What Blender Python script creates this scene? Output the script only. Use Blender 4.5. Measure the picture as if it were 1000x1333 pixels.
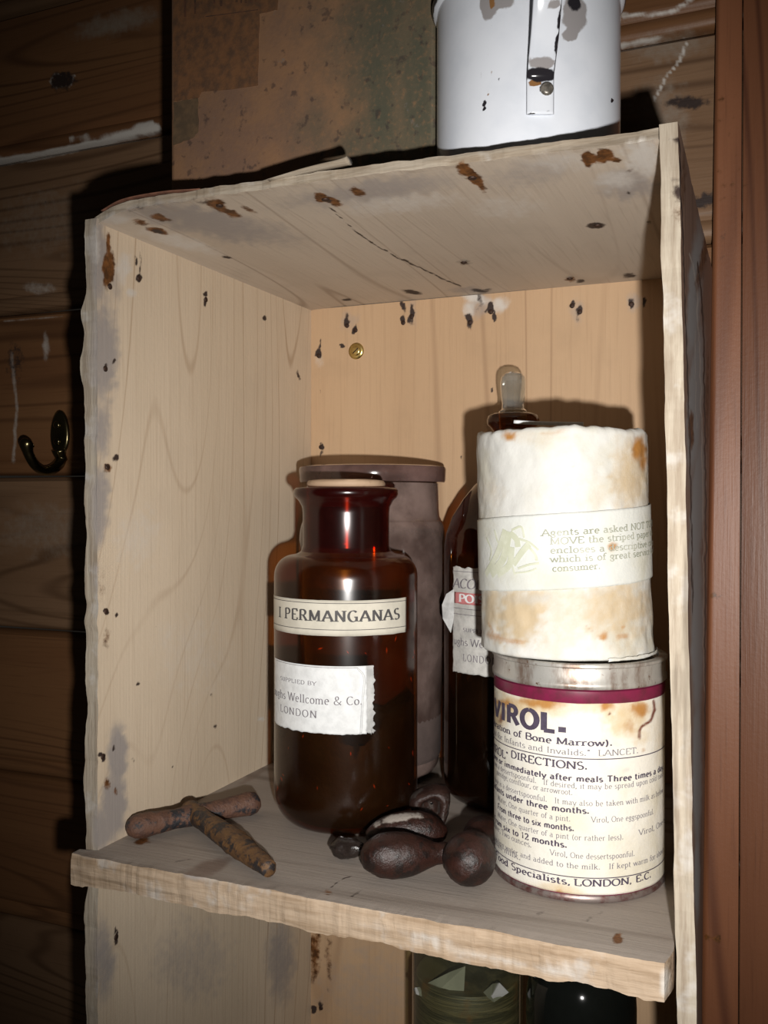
import bpy, bmesh, math, random
import numpy as np
from mathutils import Vector, Matrix
random.seed(7); rng = np.random.default_rng(7)
for o in list(bpy.data.objects): bpy.data.objects.remove(o)
SC = bpy.context.scene; COL = SC.collection
# ------------------------------------------------------------------ camera
FPX, YAW, PITCH, ROLL = 1220.66, 0.40202, -0.00793, 0.00103
CAM = np.array([0.4071, -0.47337, 0.2190])
def basis():
    cy, sy, cp, sp = math.cos(YAW), math.sin(YAW), math.cos(PITCH), math.sin(PITCH)
    f = np.array([-sy*cp, cy*cp, sp]); r = np.array([cy, sy, 0.]); u = np.cross(r, f)
    c, s = math.cos(ROLL), math.sin(ROLL)
    return r*c+u*s, -r*s+u*c, f
RI, UP, FW = basis()
cd = bpy.data.cameras.new('camera'); cam = bpy.data.objects.new('camera', cd); COL.objects.link(cam)
cd.sensor_fit = 'HORIZONTAL'; cd.sensor_width = 36; cd.lens = FPX*36/1000; cd.clip_start = .01
m = Matrix.Identity(4)
for i in range(3):
    m[i][0], m[i][1], m[i][2], m[i][3] = RI[i], UP[i], -FW[i], CAM[i]
cam.matrix_world = m; SC.camera = cam
# ------------------------------------------------------------------ world, flash, exposure
w = bpy.data.worlds.new('world'); SC.world = w; w.use_nodes = True
w.node_tree.nodes['Background'].inputs[0].default_value = (1, .86, .72, 1)
w.node_tree.nodes['Background'].inputs[1].default_value = .012
FLASH = CAM + RI*.029 - UP*.0475 - FW*.012
ld = bpy.data.lights.new('camera_flash', 'SPOT'); lo = bpy.data.objects.new('camera_flash', ld); COL.objects.link(lo)
ld.energy = 23; ld.color = (1, .97, .93); ld.shadow_soft_size = .006
ld.spot_size = math.radians(86); ld.spot_blend = 1
aim = FW + RI*.10 + UP*.04
lo.location = FLASH; lo.rotation_euler = Vector(-aim).to_track_quat('Z', 'Y').to_euler()
vs = SC.view_settings; vs.view_transform = 'Standard'; vs.look = 'None'; vs.gamma = 1; vs.exposure = 0; vs.use_curve_mapping = False

# ------------------------------------------------------------------ measuring helpers
def ray(x, y): return RI*(x-500)/FPX - UP*(y-666.5)/FPX + FW
def onX(x, y, X): d = ray(x, y); return CAM + d*(X-CAM[0])/d[0]
def onY(x, y, Y): d = ray(x, y); return CAM + d*(Y-CAM[1])/d[1]
def onZ(x, y, Z): d = ray(x, y); return CAM + d*(Z-CAM[2])/d[2]
def proj(V):
    d = np.asarray(V, float) - CAM; z = d@FW
    return np.stack([500+FPX*(d@RI)/z, 666.5-FPX*(d@UP)/z], -1)
def vnoise(p, seed=0):
    "smooth value noise of points (n,k) in [0,1]"
    p = np.asarray(p, float); i = np.floor(p).astype(np.int64); f = p-i; f = f*f*(3-2*f); k = p.shape[1]
    out = np.zeros(len(p))
    for c in range(2**k):
        b = np.array([(c >> j) & 1 for j in range(k)]); q = i+b
        h = (q*np.array([374761393, 668265263, 2147483647, 97531][:k])).sum(1) + seed*1274126177
        h = (h ^ (h >> 13))*1274126177 & 0x7fffffff; h = (h ^ (h >> 16)) & 0xffff
        out += (h/65535.)*np.prod(np.where(b, f, 1-f), 1)
    return out
def fbm(p, seed=0, o=3): return sum(vnoise(np.asarray(p)*2**i, seed+i)/2**i for i in range(o))/sum(1/2**i for i in range(o))
def blobs(V, L, warp=.35, k=1.):
    "stain mask on world points; every blob is centre, half sizes and turn as seen on its surface in the photograph"
    P = proj(V); wv = np.stack([fbm(P/9., 3)-.5, fbm(P/9., 11)-.5], -1)*2; out = np.zeros(len(P))
    for b in L:
        x, y, rx, ry = b[:4]; a = math.radians(b[4] if len(b) > 4 else 0); s = b[5] if len(b) > 5 else 1
        d = P-[x, y]+wv*warp*min(rx, ry)*1.6; u = (d[:, 0]*math.cos(a)+d[:, 1]*math.sin(a))/rx/k; v = (-d[:, 0]*math.sin(a)+d[:, 1]*math.cos(a))/ry/k
        out = np.maximum(out, s*np.exp(-(u*u+v*v)**1.5*.8))
    return out
def lines(V, L, warp=2.):
    P = proj(V); P = P+np.stack([fbm(P/14., 5)-.5, fbm(P/14., 17)-.5], -1)*2*warp; out = np.zeros(len(P))
    for pts, wd, s in L:
        for a, b in zip(pts[:-1], pts[1:]):
            a, b = np.array(a, float), np.array(b, float); t = np.clip(((P-a)@(b-a))/((b-a)@(b-a)), 0, 1)
            d = np.linalg.norm(P-a-t[:, None]*(b-a), axis=1); out = np.maximum(out, s*np.exp(-(d/wd)**2))
    return out

# ------------------------------------------------------------------ scene graph helpers
def thing(name, label, cat, loc=(0, 0, 0), group=None, kind=None):
    o = bpy.data.objects.new(name, None); o.empty_display_size = .02; COL.objects.link(o); o.location = loc
    if label: o['label'] = label
    if cat: o['category'] = cat
    if group: o['group'] = group
    if kind: o['kind'] = kind
    return o
ORG = {}
def part(name, V, F, mat, parent=None, smooth=True, attrs=None, label=None, mats=None, fm=None, org=None, auto=None):
    V = np.asarray(V, float)
    o0 = np.array(ORG[parent.name] if parent else (org if org is not None else (0, 0, 0)), float)
    me = bpy.data.meshes.new(name); me.from_pydata((V-o0).tolist(), [], [list(map(int, f)) for f in F]); me.update()
    for mm in ([mat]+(mats or [])): me.materials.append(mm)
    if fm is not None: me.polygons.foreach_set('material_index', np.asarray(fm, dtype=np.int32))
    me.polygons.foreach_set('use_smooth', [bool(smooth)]*len(me.polygons))
    for k, a in (attrs or {}).items():
        at = me.attributes.new(k, 'FLOAT', 'POINT'); at.data.foreach_set('value', np.asarray(a, dtype=np.float32))
    bm = bmesh.new(); bm.from_mesh(me); bmesh.ops.recalc_face_normals(bm, faces=bm.faces); bm.to_mesh(me); bm.free()
    if smooth and auto: me.set_sharp_from_angle(angle=math.radians(auto))
    o = bpy.data.objects.new(name, me); COL.objects.link(o)
    if parent: o.parent = parent; ORG[o.name] = ORG[parent.name]
    else: o.location = o0; ORG[o.name] = tuple(o0)
    if label: o['label'] = label
    return o
def root(*a, **k):
    o = thing(*a, **k); ORG[o.name] = tuple(o.location); return o
class MB:
    def __init__(s): s.V = []; s.F = []; s.M = []; s.n = 0
    def add(s, V, F, m=0):
        V = np.asarray(V, float); s.V.append(V); s.F += [[i+s.n for i in f] for f in F]; s.M += [m]*len(F); s.n += len(V); return s
    def verts(s): return np.concatenate(s.V) if s.V else np.zeros((0, 3))
    def build(s, name, mat, parent, **k): return part(name, s.verts(), s.F, mat, parent, fm=s.M if any(s.M) else None, **k)
def lathe(prof, c, seg=64, cap0=True, cap1=True, lean=None):
    "prof: list of (radius, z); c: centre x, y"
    prof = [p for p in prof]; n = len(prof); a = np.linspace(0, 2*np.pi, seg, endpoint=False); V = []
    for r_, z in prof: V.append(np.stack([c[0]+r_*np.cos(a), c[1]+r_*np.sin(a), np.full(seg, z)], -1))
    V = np.concatenate(V); F = []
    for i in range(n-1):
        for j in range(seg): F.append([i*seg+j, i*seg+(j+1) % seg, (i+1)*seg+(j+1) % seg, (i+1)*seg+j])
    if cap0: F.append(list(range(seg))[::-1])
    if cap1: F.append([(n-1)*seg+j for j in range(seg)])
    return V, F
def rnd(r0, z0, r1, z1, n=6, bulge=1):
    "quarter-ellipse from (r0,z0) to (r1,z1): leaves along z when bulge=1, along r when bulge=0"
    out = []
    for i in range(n+1):
        t = i/n*math.pi/2
        if bulge: out.append((r0+(r1-r0)*(1-math.cos(t)), z0+(z1-z0)*math.sin(t)))
        else: out.append((r0+(r1-r0)*math.sin(t), z0+(z1-z0)*(1-math.cos(t))))
    return out
def sweep(pts, rad, seg=12, flat=None, cap=True):
    "tube along points; rad scalar, list or list of (a,b); flat: fixed side vector for a"
    pts = np.asarray(pts, float); n = len(pts); V = []; prev = None
    for i in range(n):
        t = pts[min(i+1, n-1)]-pts[max(i-1, 0)]; t /= np.linalg.norm(t)+1e-12
        s = np.array(flat if flat is not None else (prev if prev is not None else ((0, 0, 1) if abs(t[2]) < .9 else (1, 0, 0))), float)
        s = s-t*(s@t); s /= np.linalg.norm(s)+1e-12; prev = s; b = np.cross(t, s)
        r_ = rad[i] if hasattr(rad, '__len__') else rad; ra, rb = r_ if hasattr(r_, '__len__') else (r_, r_)
        for k in range(seg):
            q = 2*np.pi*k/seg; V.append(pts[i]+s*ra*math.cos(q)+b*rb*math.sin(q))
    F = [[i*seg+k, i*seg+(k+1) % seg, (i+1)*seg+(k+1) % seg, (i+1)*seg+k] for i in range(n-1) for k in range(seg)]
    if cap: F += [list(range(seg))[::-1], [(n-1)*seg+k for k in range(seg)]]
    return np.array(V), F
def spline(P, n=40):
    P = np.asarray(P, float); Q = np.vstack([2*P[0]-P[1], P, 2*P[-1]-P[-2]]); out = []
    m_ = len(P)-1
    for k in range(n+1):
        t = k/n*m_; i = min(int(t), m_-1); t -= i; a, b, c, d = Q[i:i+4]
        out.append(.5*(2*b+(c-a)*t+(2*a-5*b+4*c-d)*t*t+(3*b-a-3*c+d)*t**3))
    return np.array(out)
def slab(fn, nu, nv, mats_edge=1, nw=1):
    """fn(u,v,w)->points, u,v in 0..1 over the board, w=0 the seen face, w=1 the other; returns V, F, material index (0 faces, 1 edges)"""
    us, vs_ = np.linspace(0, 1, nu+1), np.linspace(0, 1, nv+1); U, Vv = np.meshgrid(us, vs_, indexing='ij')
    L = [fn(U.ravel(), Vv.ravel(), np.full(U.size, k/nw)) for k in range(nw+1)]; N = (nu+1)*(nv+1)
    V = np.concatenate(L); F = []; M = []
    idx = lambda i, j, k: k*N+i*(nv+1)+j
    for i in range(nu):
        for j in range(nv):
            F.append([idx(i, j, 0), idx(i+1, j, 0), idx(i+1, j+1, 0), idx(i, j+1, 0)]); M.append(0)
            F.append([idx(i, j, nw), idx(i, j+1, nw), idx(i+1, j+1, nw), idx(i+1, j, nw)]); M.append(0)
    for k in range(nw):
        for i in range(nu):
            for j in (0, nv): F.append([idx(i, j, k), idx(i+1, j, k), idx(i+1, j, k+1), idx(i, j, k+1)]); M.append(mats_edge)
        for j in range(nv):
            for i in (0, nu): F.append([idx(i, j, k), idx(i, j+1, k), idx(i, j+1, k+1), idx(i, j, k+1)]); M.append(mats_edge)
    return V, F, M, (U, Vv, N)

# ------------------------------------------------------------------ materials
class Nd:
    def __init__(s, name):
        s.m = bpy.data.materials.new(name); s.m.use_nodes = True; s.t = s.m.node_tree; s.t.nodes.clear()
        s.out = s.t.nodes.new('ShaderNodeOutputMaterial')
    def n(s, typ, ins=None, **k):
        x = s.t.nodes.new('ShaderNode'+typ)
        for a, v in k.items(): setattr(x, a, v)
        for a, v in (ins or {}).items(): s.set(x.inputs[a], v)
        return x
    def set(s, sock, v):
        if hasattr(v, 'is_output') or isinstance(v, bpy.types.NodeSocket): s.t.links.new(v, sock)
        elif isinstance(v, (tuple, list)) and len(v) == 3 and sock.type == 'RGBA': sock.default_value = (*v, 1)
        else: sock.default_value = v
    def coord(s, scale=(1, 1, 1), rot=(0, 0, 0), loc=(0, 0, 0)):
        c = s.n('TexCoord').outputs['Object']
        return s.n('Mapping', {'Vector': c, 'Scale': scale, 'Rotation': rot, 'Location': loc}).outputs[0]
    def noise(s, vec, scale, detail=4, rough=.55, dist=0):
        return s.n('TexNoise', {'Vector': vec, 'Scale': scale, 'Detail': detail, 'Roughness': rough, 'Distortion': dist}).outputs[0]
    def math(s, op, a, b=0., c=0., clamp=False):
        x = s.n('Math', {0: a, 1: b, 2: c}, operation=op); x.use_clamp = clamp; return x.outputs[0]
    def ramp(s, f, a, b):
        x = s.n('MapRange', {0: f, 1: a, 2: b, 3: 0., 4: 1.}, interpolation_type='SMOOTHSTEP'); return x.outputs[0]
    def mix(s, f, a, b, blend='MIX'):
        x = s.n('Mix', data_type='RGBA', blend_type=blend); s.set(x.inputs[0], f); s.set(x.inputs[6], a); s.set(x.inputs[7], b); return x.outputs[2]
    def attr(s, name): return s.n('Attribute', attribute_name=name).outputs['Fac']
    def bump(s, h, strength=.3, dist=.001): return s.n('Bump', {'Height': h, 'Strength': strength, 'Distance': dist}).outputs[0]
    def bsdf(s, color, rough=.6, normal=None, metal=0., spec=.5, coat=0., **k):
        x = s.n('BsdfPrincipled', {'Base Color': color, 'Roughness': rough, 'Metallic': metal, 'Specular IOR Level': spec, 'Coat Weight': coat})
        if normal is not None: s.set(x.inputs['Normal'], normal)
        for a, v in k.items(): s.set(x.inputs[a.replace('_', ' ')], v)
        return x.outputs[0]
    def done(s, sh): s.t.links.new(sh, s.out.inputs[0]); return s.m
STAIN = dict(grey=(.34, .30, .275), pale=(.62, .58, .53), rust=(.20, .075, .018), dark=(.04, .026, .022))
def stains(b, col, vec, keys=('grey', 'pale', 'rust', 'dark'), scale=160., over=None):
    nz = b.noise(vec, scale, 5, .65)
    for k in keys:
        soft = k in ('grey', 'pale'); f = b.math('ADD', b.attr(k), b.math('MULTIPLY', b.math('SUBTRACT', nz, .5), .5 if soft else 1.1)); f = b.math('MULTIPLY', b.ramp(f, *((.12, .85) if soft else (.27, .7))), b.ramp(b.attr(k), .03, .3))
        c = (over or STAIN)[k] if (over and k in over) else STAIN[k]
        if k == 'rust': c = b.mix(b.ramp(nz, .35, .65), c, tuple(x*.35 for x in c))
        col = b.mix(f, col, c)
    return col
def wood(name, a, b_, line, grain='z', rings=7., rough=.62, fine=.5, lw=.16, rsc=5., bumpd=.0006, over=None, seed=0., spec=.35, broad=.25, gs=.09, gd=1.5):
    b = Nd(name); s = [1, 1, 1]; s['xyz'.index(grain)] = .09
    raw = b.coord(loc=(seed, seed*.7, seed*.3)); v = b.coord(tuple(s), loc=(seed, seed*.7, seed*.3)); s2 = [1, 1, 1]; s2['xyz'.index(grain)] = .03; v2 = b.coord(tuple(s2))
    n1 = b.noise(v, 14, 3); col = b.mix(b.ramp(n1, .3, .7), a, b_)
    s3 = [1, 1, 1]; s3['xyz'.index(grain)] = gs; cont = b.noise(b.coord(tuple(s3), loc=(seed, seed*.7, seed*.3)), rsc, gd, .4); pp = b.math('PINGPONG', b.math('MULTIPLY', cont, rings*4), .5)
    ln = b.math('SUBTRACT', 1., b.ramp(pp, 0., lw)); ln = b.math('MULTIPLY', ln, b.ramp(b.noise(v, 9, 3), .3, .6))
    col = b.mix(b.math('MULTIPLY', ln, .75), col, line)
    fb = b.noise(v2, 420, 3, .6); col = b.mix(b.math('MULTIPLY', b.ramp(fb, .5, .8), fine), col, line)
    blot = b.noise(raw, 22, 4, .6); col = b.mix(b.math('MULTIPLY', b.ramp(blot, .5, .75), broad), col, tuple(x*.72 for x in a))
    col = stains(b, col, raw, over=over)
    nm = b.bump(b.math('ADD', fb, b.math('MULTIPLY', b.noise(raw, 300, 4), .5)), .35, bumpd)
    return b.done(b.bsdf(col, rough, nm, spec=spec))
def edge_wood(name, a, b_, grain, ply=None, bumpd=.0012):
    b = Nd(name); s = [1, 1, 1]; s['xyz'.index(grain)] = .06; v = b.coord(tuple(s)); raw = b.coord()
    fb = b.noise(v, 260, 5, .65); big = b.noise(v, 60, 4); col = b.mix(b.ramp(fb, .35, .7), a, b_)
    col = b.mix(b.math('MULTIPLY', b.ramp(b.noise(raw, 45, 4), .55, .7), .55), col, (.52, .50, .475))
    col = b.mix(b.math('MULTIPLY', b.ramp(big, .56, .66), .6), col, tuple(x*.45 for x in b_))
    col = stains(b, col, raw)
    return b.done(b.bsdf(col, .8, b.bump(b.math('ADD', fb, big), .8, bumpd), spec=.2))
def plain(name, col, rough=.5, metal=0., spec=.5, var=.0, vs_=60., bump=0., coat=0., col2=None):
    b = Nd(name); raw = b.coord(); nz = b.noise(raw, vs_, 5, .6)
    c = b.mix(b.ramp(nz, .35, .7), col, col2 if col2 else tuple(x*(1-var) for x in col))
    return b.done(b.bsdf(c, rough, b.bump(nz, bump, .001) if bump else None, metal, spec, coat))
def thin_glass(name, tint, dust=.1, dustcol=(.2, .12, .08), rough=.03, refl=1.0, top_dust=None, thick=0.):
    "hollow-ware glass: a thin tinted wall that lets light through, with its own mirror reflection and a little dust; `thick` adds tint toward grazing view, as the longer way through a real wall does"
    b = Nd(name); raw = b.coord()
    tr = b.n('BsdfTransparent', {'Color': tint}).outputs[0]
    gl = b.n('BsdfGlossy', {'Color': (1, 1, 1), 'Roughness': rough}).outputs[0]
    df = b.n('BsdfDiffuse', {'Color': b.mix(b.ramp(b.noise(raw, 35, 5), .4, .7), dustcol, tuple(x*.6 for x in dustcol))}).outputs[0]
    fac = b.math('MULTIPLY', b.ramp(b.noise(raw, 25, 5), .1, .8), dust*1.4, clamp=True)
    a = b.n('MixShader', {0: fac, 1: tr, 2: df}).outputs[0]
    fc = b.n('LayerWeight', {0: .5}).outputs['Facing']; fr = b.math('MULTIPLY', b.math('MULTIPLY_ADD', b.math('POWER', fc, 5.), .96, .04), refl, clamp=True)
    return b.done(b.n('MixShader', {0: fr, 1: a, 2: gl}).outputs[0])

# ------------------------------------------------------------------ a small serif stroke alphabet for the printed labels
GL = {}
def g(ch, w_, s): GL[ch] = (w_, s)
def arc(cx, cy, rx, ry, a0, a1, n=None):
    n = n or max(4, int(abs(a1-a0)/18)); return [(cx+rx*math.cos(math.radians(a0+(a1-a0)*i/n)), cy+ry*math.sin(math.radians(a0+(a1-a0)*i/n))) for i in range(n+1)]
X = .64
g('A', .82, [[(.02, 0), (.41, 1)], [(.41, 1), (.8, 0)], [(.17, .34), (.65, .34)]])
g('B', .72, [[(.14, 0), (.14, 1)], [(.14, 1)]+arc(.4, .76, .22, .24, 90, -90)+[(.14, .52)], [(.14, .52)]+arc(.42, .26, .26, .26, 90, -90)+[(.14, 0)]])
g('C', .74, [arc(.42, .5, .35, .5, 45, 315)])
g('D', .8, [[(.14, 0), (.14, 1)], [(.14, 1)]+arc(.36, .5, .38, .5, 90, -90)+[(.14, 0)]])
g('E', .68, [[(.14, 0), (.14, 1)], [(.14, 1), (.6, 1), (.62, .8)], [(.14, .52), (.5, .52)], [(.14, 0), (.62, 0), (.64, .22)]])
g('F', .66, [[(.14, 0), (.14, 1)], [(.14, 1), (.6, 1), (.62, .8)], [(.14, .52), (.5, .52)]])
g('G', .8, [arc(.42, .5, .35, .5, 45, 320), [(.68, .02), (.68, .42)], [(.5, .42), (.78, .42)]])
g('H', .84, [[(.14, 0), (.14, 1)], [(.7, 0), (.7, 1)], [(.14, .52), (.7, .52)]])
g('I', .36, [[(.18, 0), (.18, 1)]])
g('L', .66, [[(.14, 0), (.14, 1)], [(.14, 0), (.6, 0), (.62, .24)]])
g('M', .98, [[(.12, 0), (.12, 1)], [(.12, 1), (.48, .08)], [(.48, .08), (.84, 1)], [(.84, 1), (.84, 0)]])
g('N', .84, [[(.12, 0), (.12, 1)], [(.12, 1), (.72, 0)], [(.72, 0), (.72, 1)]])
g('O', .84, [arc(.42, .5, .36, .5, 90, 450, 24)])
g('P', .68, [[(.14, 0), (.14, 1)], [(.14, 1)]+arc(.38, .74, .24, .26, 90, -90)+[(.14, .48)]])
g('R', .78, [[(.14, 0), (.14, 1)], [(.14, 1)]+arc(.38, .75, .23, .25, 90, -90)+[(.14, .5)], [(.4, .5), (.72, 0)]])
g('S', .62, [arc(.31, .75, .22, .25, 40, 270)+arc(.31, .25, .24, .25, 90, -140)[1:]])
g('T', .74, [[(.37, 0), (.37, 1)], [(.04, .78), (.06, 1), (.68, 1), (.7, .78)]])
g('U', .8, [[(.14, 1), (.14, .35)]+arc(.4, .32, .26, .32, 180, 360)+[(.66, 1)]])
g('V', .8, [[(.03, 1), (.4, 0)], [(.4, 0), (.77, 1)]])
g('W', 1.1, [[(.03, 1), (.3, 0)], [(.3, 0), (.55, 1)], [(.55, 1), (.8, 0)], [(.8, 0), (1.07, 1)]])
g('Y', .78, [[(.03, 1), (.39, .46)], [(.75, 1), (.39, .46)], [(.39, .46), (.39, 0)]])
g('a', .56, [arc(.24, .47, .16, .17, 150, 0)+[(.4, .1), (.5, 0)], [(.4, .38)]+arc(.22, .18, .16, .18, 80, 330)])
g('b', .6, [[(.12, 0), (.12, 1)], arc(.3, .32, .2, .32, 150, -150)])
g('c', .5, [arc(.28, .32, .21, .32, 45, 315)])
g('d', .6, [[(.46, 0), (.46, 1)], arc(.28, .32, .2, .32, 30, 330)])
g('e', .54, [[(.09, .35), (.47, .35)]+arc(.28, .32, .2, .32, 8, 310)])
g('f', .36, [[(.15, 0), (.15, .8)]+arc(.3, .82, .14, .18, 170, 40), [(.02, X), (.32, X)]])
g('g', .58, [arc(.26, .4, .17, .24, 90, 450, 18), arc(.27, -.1, .2, .18, 150, 420, 16)+[(.2, .16)], [(.42, .56), (.54, .62)]])
g('h', .64, [[(.12, 0), (.12, 1)], [(.12, .4)]+arc(.32, .42, .18, .22, 170, 0)+[(.5, 0)]])
g('i', .3, [[(.15, 0), (.15, X)], [(.15, .86), (.15, .93)]])
g('k', .62, [[(.12, 0), (.12, 1)], [(.48, X), (.14, .28)], [(.26, .4), (.52, 0)]])
g('l', .3, [[(.15, 0), (.15, 1)]])
g('m', .94, [[(.12, 0), (.12, X)], [(.12, .4)]+arc(.29, .42, .16, .22, 170, 0)+[(.45, 0)], [(.45, .4)]+arc(.63, .42, .17, .22, 170, 0)+[(.8, 0)]])
g('n', .64, [[(.12, 0), (.12, X)], [(.12, .4)]+arc(.32, .42, .18, .22, 170, 0)+[(.5, 0)]])
g('o', .58, [arc(.29, .32, .22, .32, 90, 450, 20)])
g('p', .6, [[(.12, -.3), (.12, X)], arc(.3, .32, .2, .32, 150, -150)])
g('q', .6, [[(.46, -.3), (.46, X)], arc(.28, .32, .2, .32, 30, 330)])
g('r', .46, [[(.13, 0), (.13, X)], [(.13, .38)]+arc(.32, .42, .18, .21, 170, 50)])
g('s', .46, [arc(.23, .48, .15, .16, 40, 270)+arc(.23, .16, .17, .16, 90, -140)[1:]])
g('t', .38, [[(.15, .88), (.15, .16)]+arc(.27, .14, .12, .14, 180, 310), [(.02, X), (.33, X)]])
g('u', .64, [[(.12, X), (.12, .22)]+arc(.3, .22, .18, .22, 180, 350)+[(.5, .3)], [(.5, X), (.5, 0)]])
g('v', .58, [[(.03, X), (.29, 0)], [(.29, 0), (.55, X)]])
g('w', .84, [[(.03, X), (.23, 0)], [(.23, 0), (.42, X)], [(.42, X), (.61, 0)], [(.61, 0), (.81, X)]])
g('x', .56, [[(.04, X), (.5, 0)], [(.5, X), (.04, 0)]])
g('y', .58, [[(.03, X), (.3, 0)], [(.55, X), (.22, -.28), (.08, -.26)]])
g('1', .44, [[(.22, 0), (.22, 1), (.1, .85)]])
g('2', .58, [arc(.28, .74, .2, .26, 170, -30)+[(.08, 0), (.5, 0), (.52, .16)]])
g('.', .26, [[(.12, 0), (.12, .12)]]); g(',', .26, [[(.13, .12), (.13, 0), (.06, -.14)]]); g('"', .4, [[(.13, 1), (.11, .78)], [(.27, 1), (.25, .78)]])
g('(', .36, [arc(.42, .4, .28, .62, 120, 240)]); g(')', .36, [arc(-.06, .4, .28, .62, 60, -60)]); g('-', .4, [[(.08, .32), (.32, .32)]]); g(' ', .34, [])
g('&', .86, [[(.8, .46), (.5, .02)]+arc(.32, .24, .25, .24, 300, 100)+arc(.36, .78, .16, .22, 220, -40)+[(.26, .5), (.78, 0)]])
def layout(text, thick=.16, thin=.06, serif=.16, ws=1., track=.02, slant=0., nib=15):
    "returns list of quads [(x,y)x4] and the left/right x of each letter"
    Q = []; xs = []; x0 = 0.
    for ch in text:
        w_, st = GL[ch]; w_ *= ws; xs.append((x0+.06*ws, x0+w_-.06*ws))
        ends = [p for s in st for p in (s[0], s[-1])]
        for s in st:
            if not serif and ch in 'LEFT' and len(s) > 2: s = s[1:3] if ch == 'T' else s[:2]
            P = np.array(s, float)*[ws, 1]
            if ch in '.,': P[:, 0] = P[:, 0]
            d = np.diff(P, axis=0); d = d/(np.linalg.norm(d, axis=1)[:, None]+1e-9); nr = np.stack([-d[:, 1], d[:, 0]], -1)
            N_ = np.vstack([nr[:1], nr[:-1]+nr[1:], nr[-1:]]); N_ /= np.linalg.norm(N_, axis=1)[:, None]+1e-9
            D = np.vstack([d[:1], d[:-1]+d[1:], d[-1:]]); th = np.arctan2(D[:, 1], D[:, 0])
            wd = thin+(thick-thin)*np.abs(np.sin(th-math.radians(nib)))**1.3
            if ch in '.,"': wd = np.full(len(P), max(thick, .14)*1.1/ws)
            if ch == '.': P[:, 1] *= wd[0]*ws*.95/.12
            A, B = P+N_*wd[:, None]/2, P-N_*wd[:, None]/2
            for i in range(len(P)-1): Q.append([A[i], A[i+1], B[i+1], B[i]])
            Q[-1:] = Q[-1:]
            if serif and ch.isalnum():
                for e, f in ((s[0], s[1]), (s[-1], s[-2])):
                    dx, dy = abs(e[0]-f[0]), abs(e[1]-f[1])
                    if dy > dx*.6 and len(s) <= 2 or (dy > dx*3):
                        if (abs(e[1]) < .02 or abs(e[1]-1) < .02 or (ch.islower() and abs(e[1]-X) < .02) or abs(e[1]+.3) < .02) and sum(1 for q in ends if abs(q[0]-e[0]) < .03 and abs(q[1]-e[1]) < .03) == 1:
                            cx, cy = e[0]*ws, e[1]; l = serif*ws+thick*.3; r_ = l
                            if ch.islower() and e[1] > .3: r_ = thick*.3
                            cy = cy+(thin*.5 if cy < .5 else -thin*.5)
                            Q.append([np.array([cx-l, cy-thin/2]), np.array([cx+r_, cy-thin/2]), np.array([cx+r_, cy+thin/2]), np.array([cx-l, cy+thin/2])])
        x0 += w_+track
    if slant: Q = [[q+np.array([q[1]*slant, 0]) for q in qs] for qs in Q]
    return [np.array(q)+0 for q in _shift(Q, text, ws, track)], xs
def _shift(Q, text, ws, track):
    return Q
def layout_line(text, **k):
    ws = k.get('ws', 1.); track = k.get('track', .02); Q = []; xs = []; x0 = 0.
    for ch in text:
        q, _ = layout(ch, **k); Q += [a+np.array([x0, 0]) for a in q]; w_ = GL[ch][0]*ws; xs.append((x0+.07*ws, x0+w_-.07*ws)); x0 += w_+track
    return Q, xs
class Cyl:
    "upright (or slightly leaning) round surface that print is laid on"
    def __init__(s, c, R, lean=(0, 0), z0=0.): s.c = np.array(c, float); s.R = R; s.lean = np.array(lean, float); s.z0 = z0
    def hit(s, x, y):
        d = ray(x, y); c = s.c
        for _ in range(4):
            o = CAM[:2]-c; a = d[:2]@d[:2]; b = o@d[:2]; q = b*b-a*(o@o-s.R**2)
            t = (-b-math.sqrt(max(q, 0)))/a; p = CAM+d*t; c = s.c+s.lean*(p[2]-s.z0)
        return math.atan2(p[1]-c[1], p[0]-c[0])*s.R, p[2]
    def at(s, S, Z, off=0.):
        S = np.asarray(S, float); Z = np.asarray(Z, float); a = S/s.R; c = s.c[None, :]+s.lean[None, :]*(Z-s.z0)[:, None]
        return np.stack([c[:, 0]+(s.R+off)*np.cos(a), c[:, 1]+(s.R+off)*np.sin(a), Z], -1)
def print_line(cy, mb, text, i0, p0, i1, p1, h_px=None, off=.0006, h=None, clip=None, **k):
    "lay a line of print so that letter i0 starts at photo point p0 and letter i1 ends at p1"
    Q, xs = layout_line(text, **k); s0, z0 = cy.hit(*p0); s1, z1 = cy.hit(*p1)
    sc = (s1-s0)/(xs[i1][1]-xs[i0][0]); zs = (z1-z0)/(s1-s0)
    if not np.any(cy.lean):
        mid = math.atan2(*(CAM[:2]-cy.c)[::-1])*cy.R; z0 = z0 if abs(s0-mid) < abs(s1-mid) else z1; zs = 0.
    if h is None:
        hz = cy.hit(p1[0], p1[1])[1]-0; h = abs(cy.hit((p0[0]+p1[0])/2, (p0[1]+p1[1])/2-h_px)[1]-cy.hit((p0[0]+p1[0])/2, (p0[1]+p1[1])/2)[1])
    for q in Q:
        S = s0+(q[:, 0]-xs[i0][0])*sc
        if clip and (S.min() < clip[0] or S.max() > clip[1]): continue
        Z = z0+zs*(S-s0)+q[:, 1]*h
        mb.add(cy.at(S, Z, off), [[0, 1, 2, 3]])
def idx(t, sub): i = t.index(sub); return i
def strip(cy, mb, s0, s1, z0, z1, wd, off=.0006, n=40):
    S = np.linspace(s0, s1, n+1); Z = np.linspace(z0, z1, n+1)
    V = np.concatenate([cy.at(S, Z-wd/2, off), cy.at(S, Z+wd/2, off)]); mb.add(V, [[i, i+1, n+2+i, n+1+i] for i in range(n)])
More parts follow.
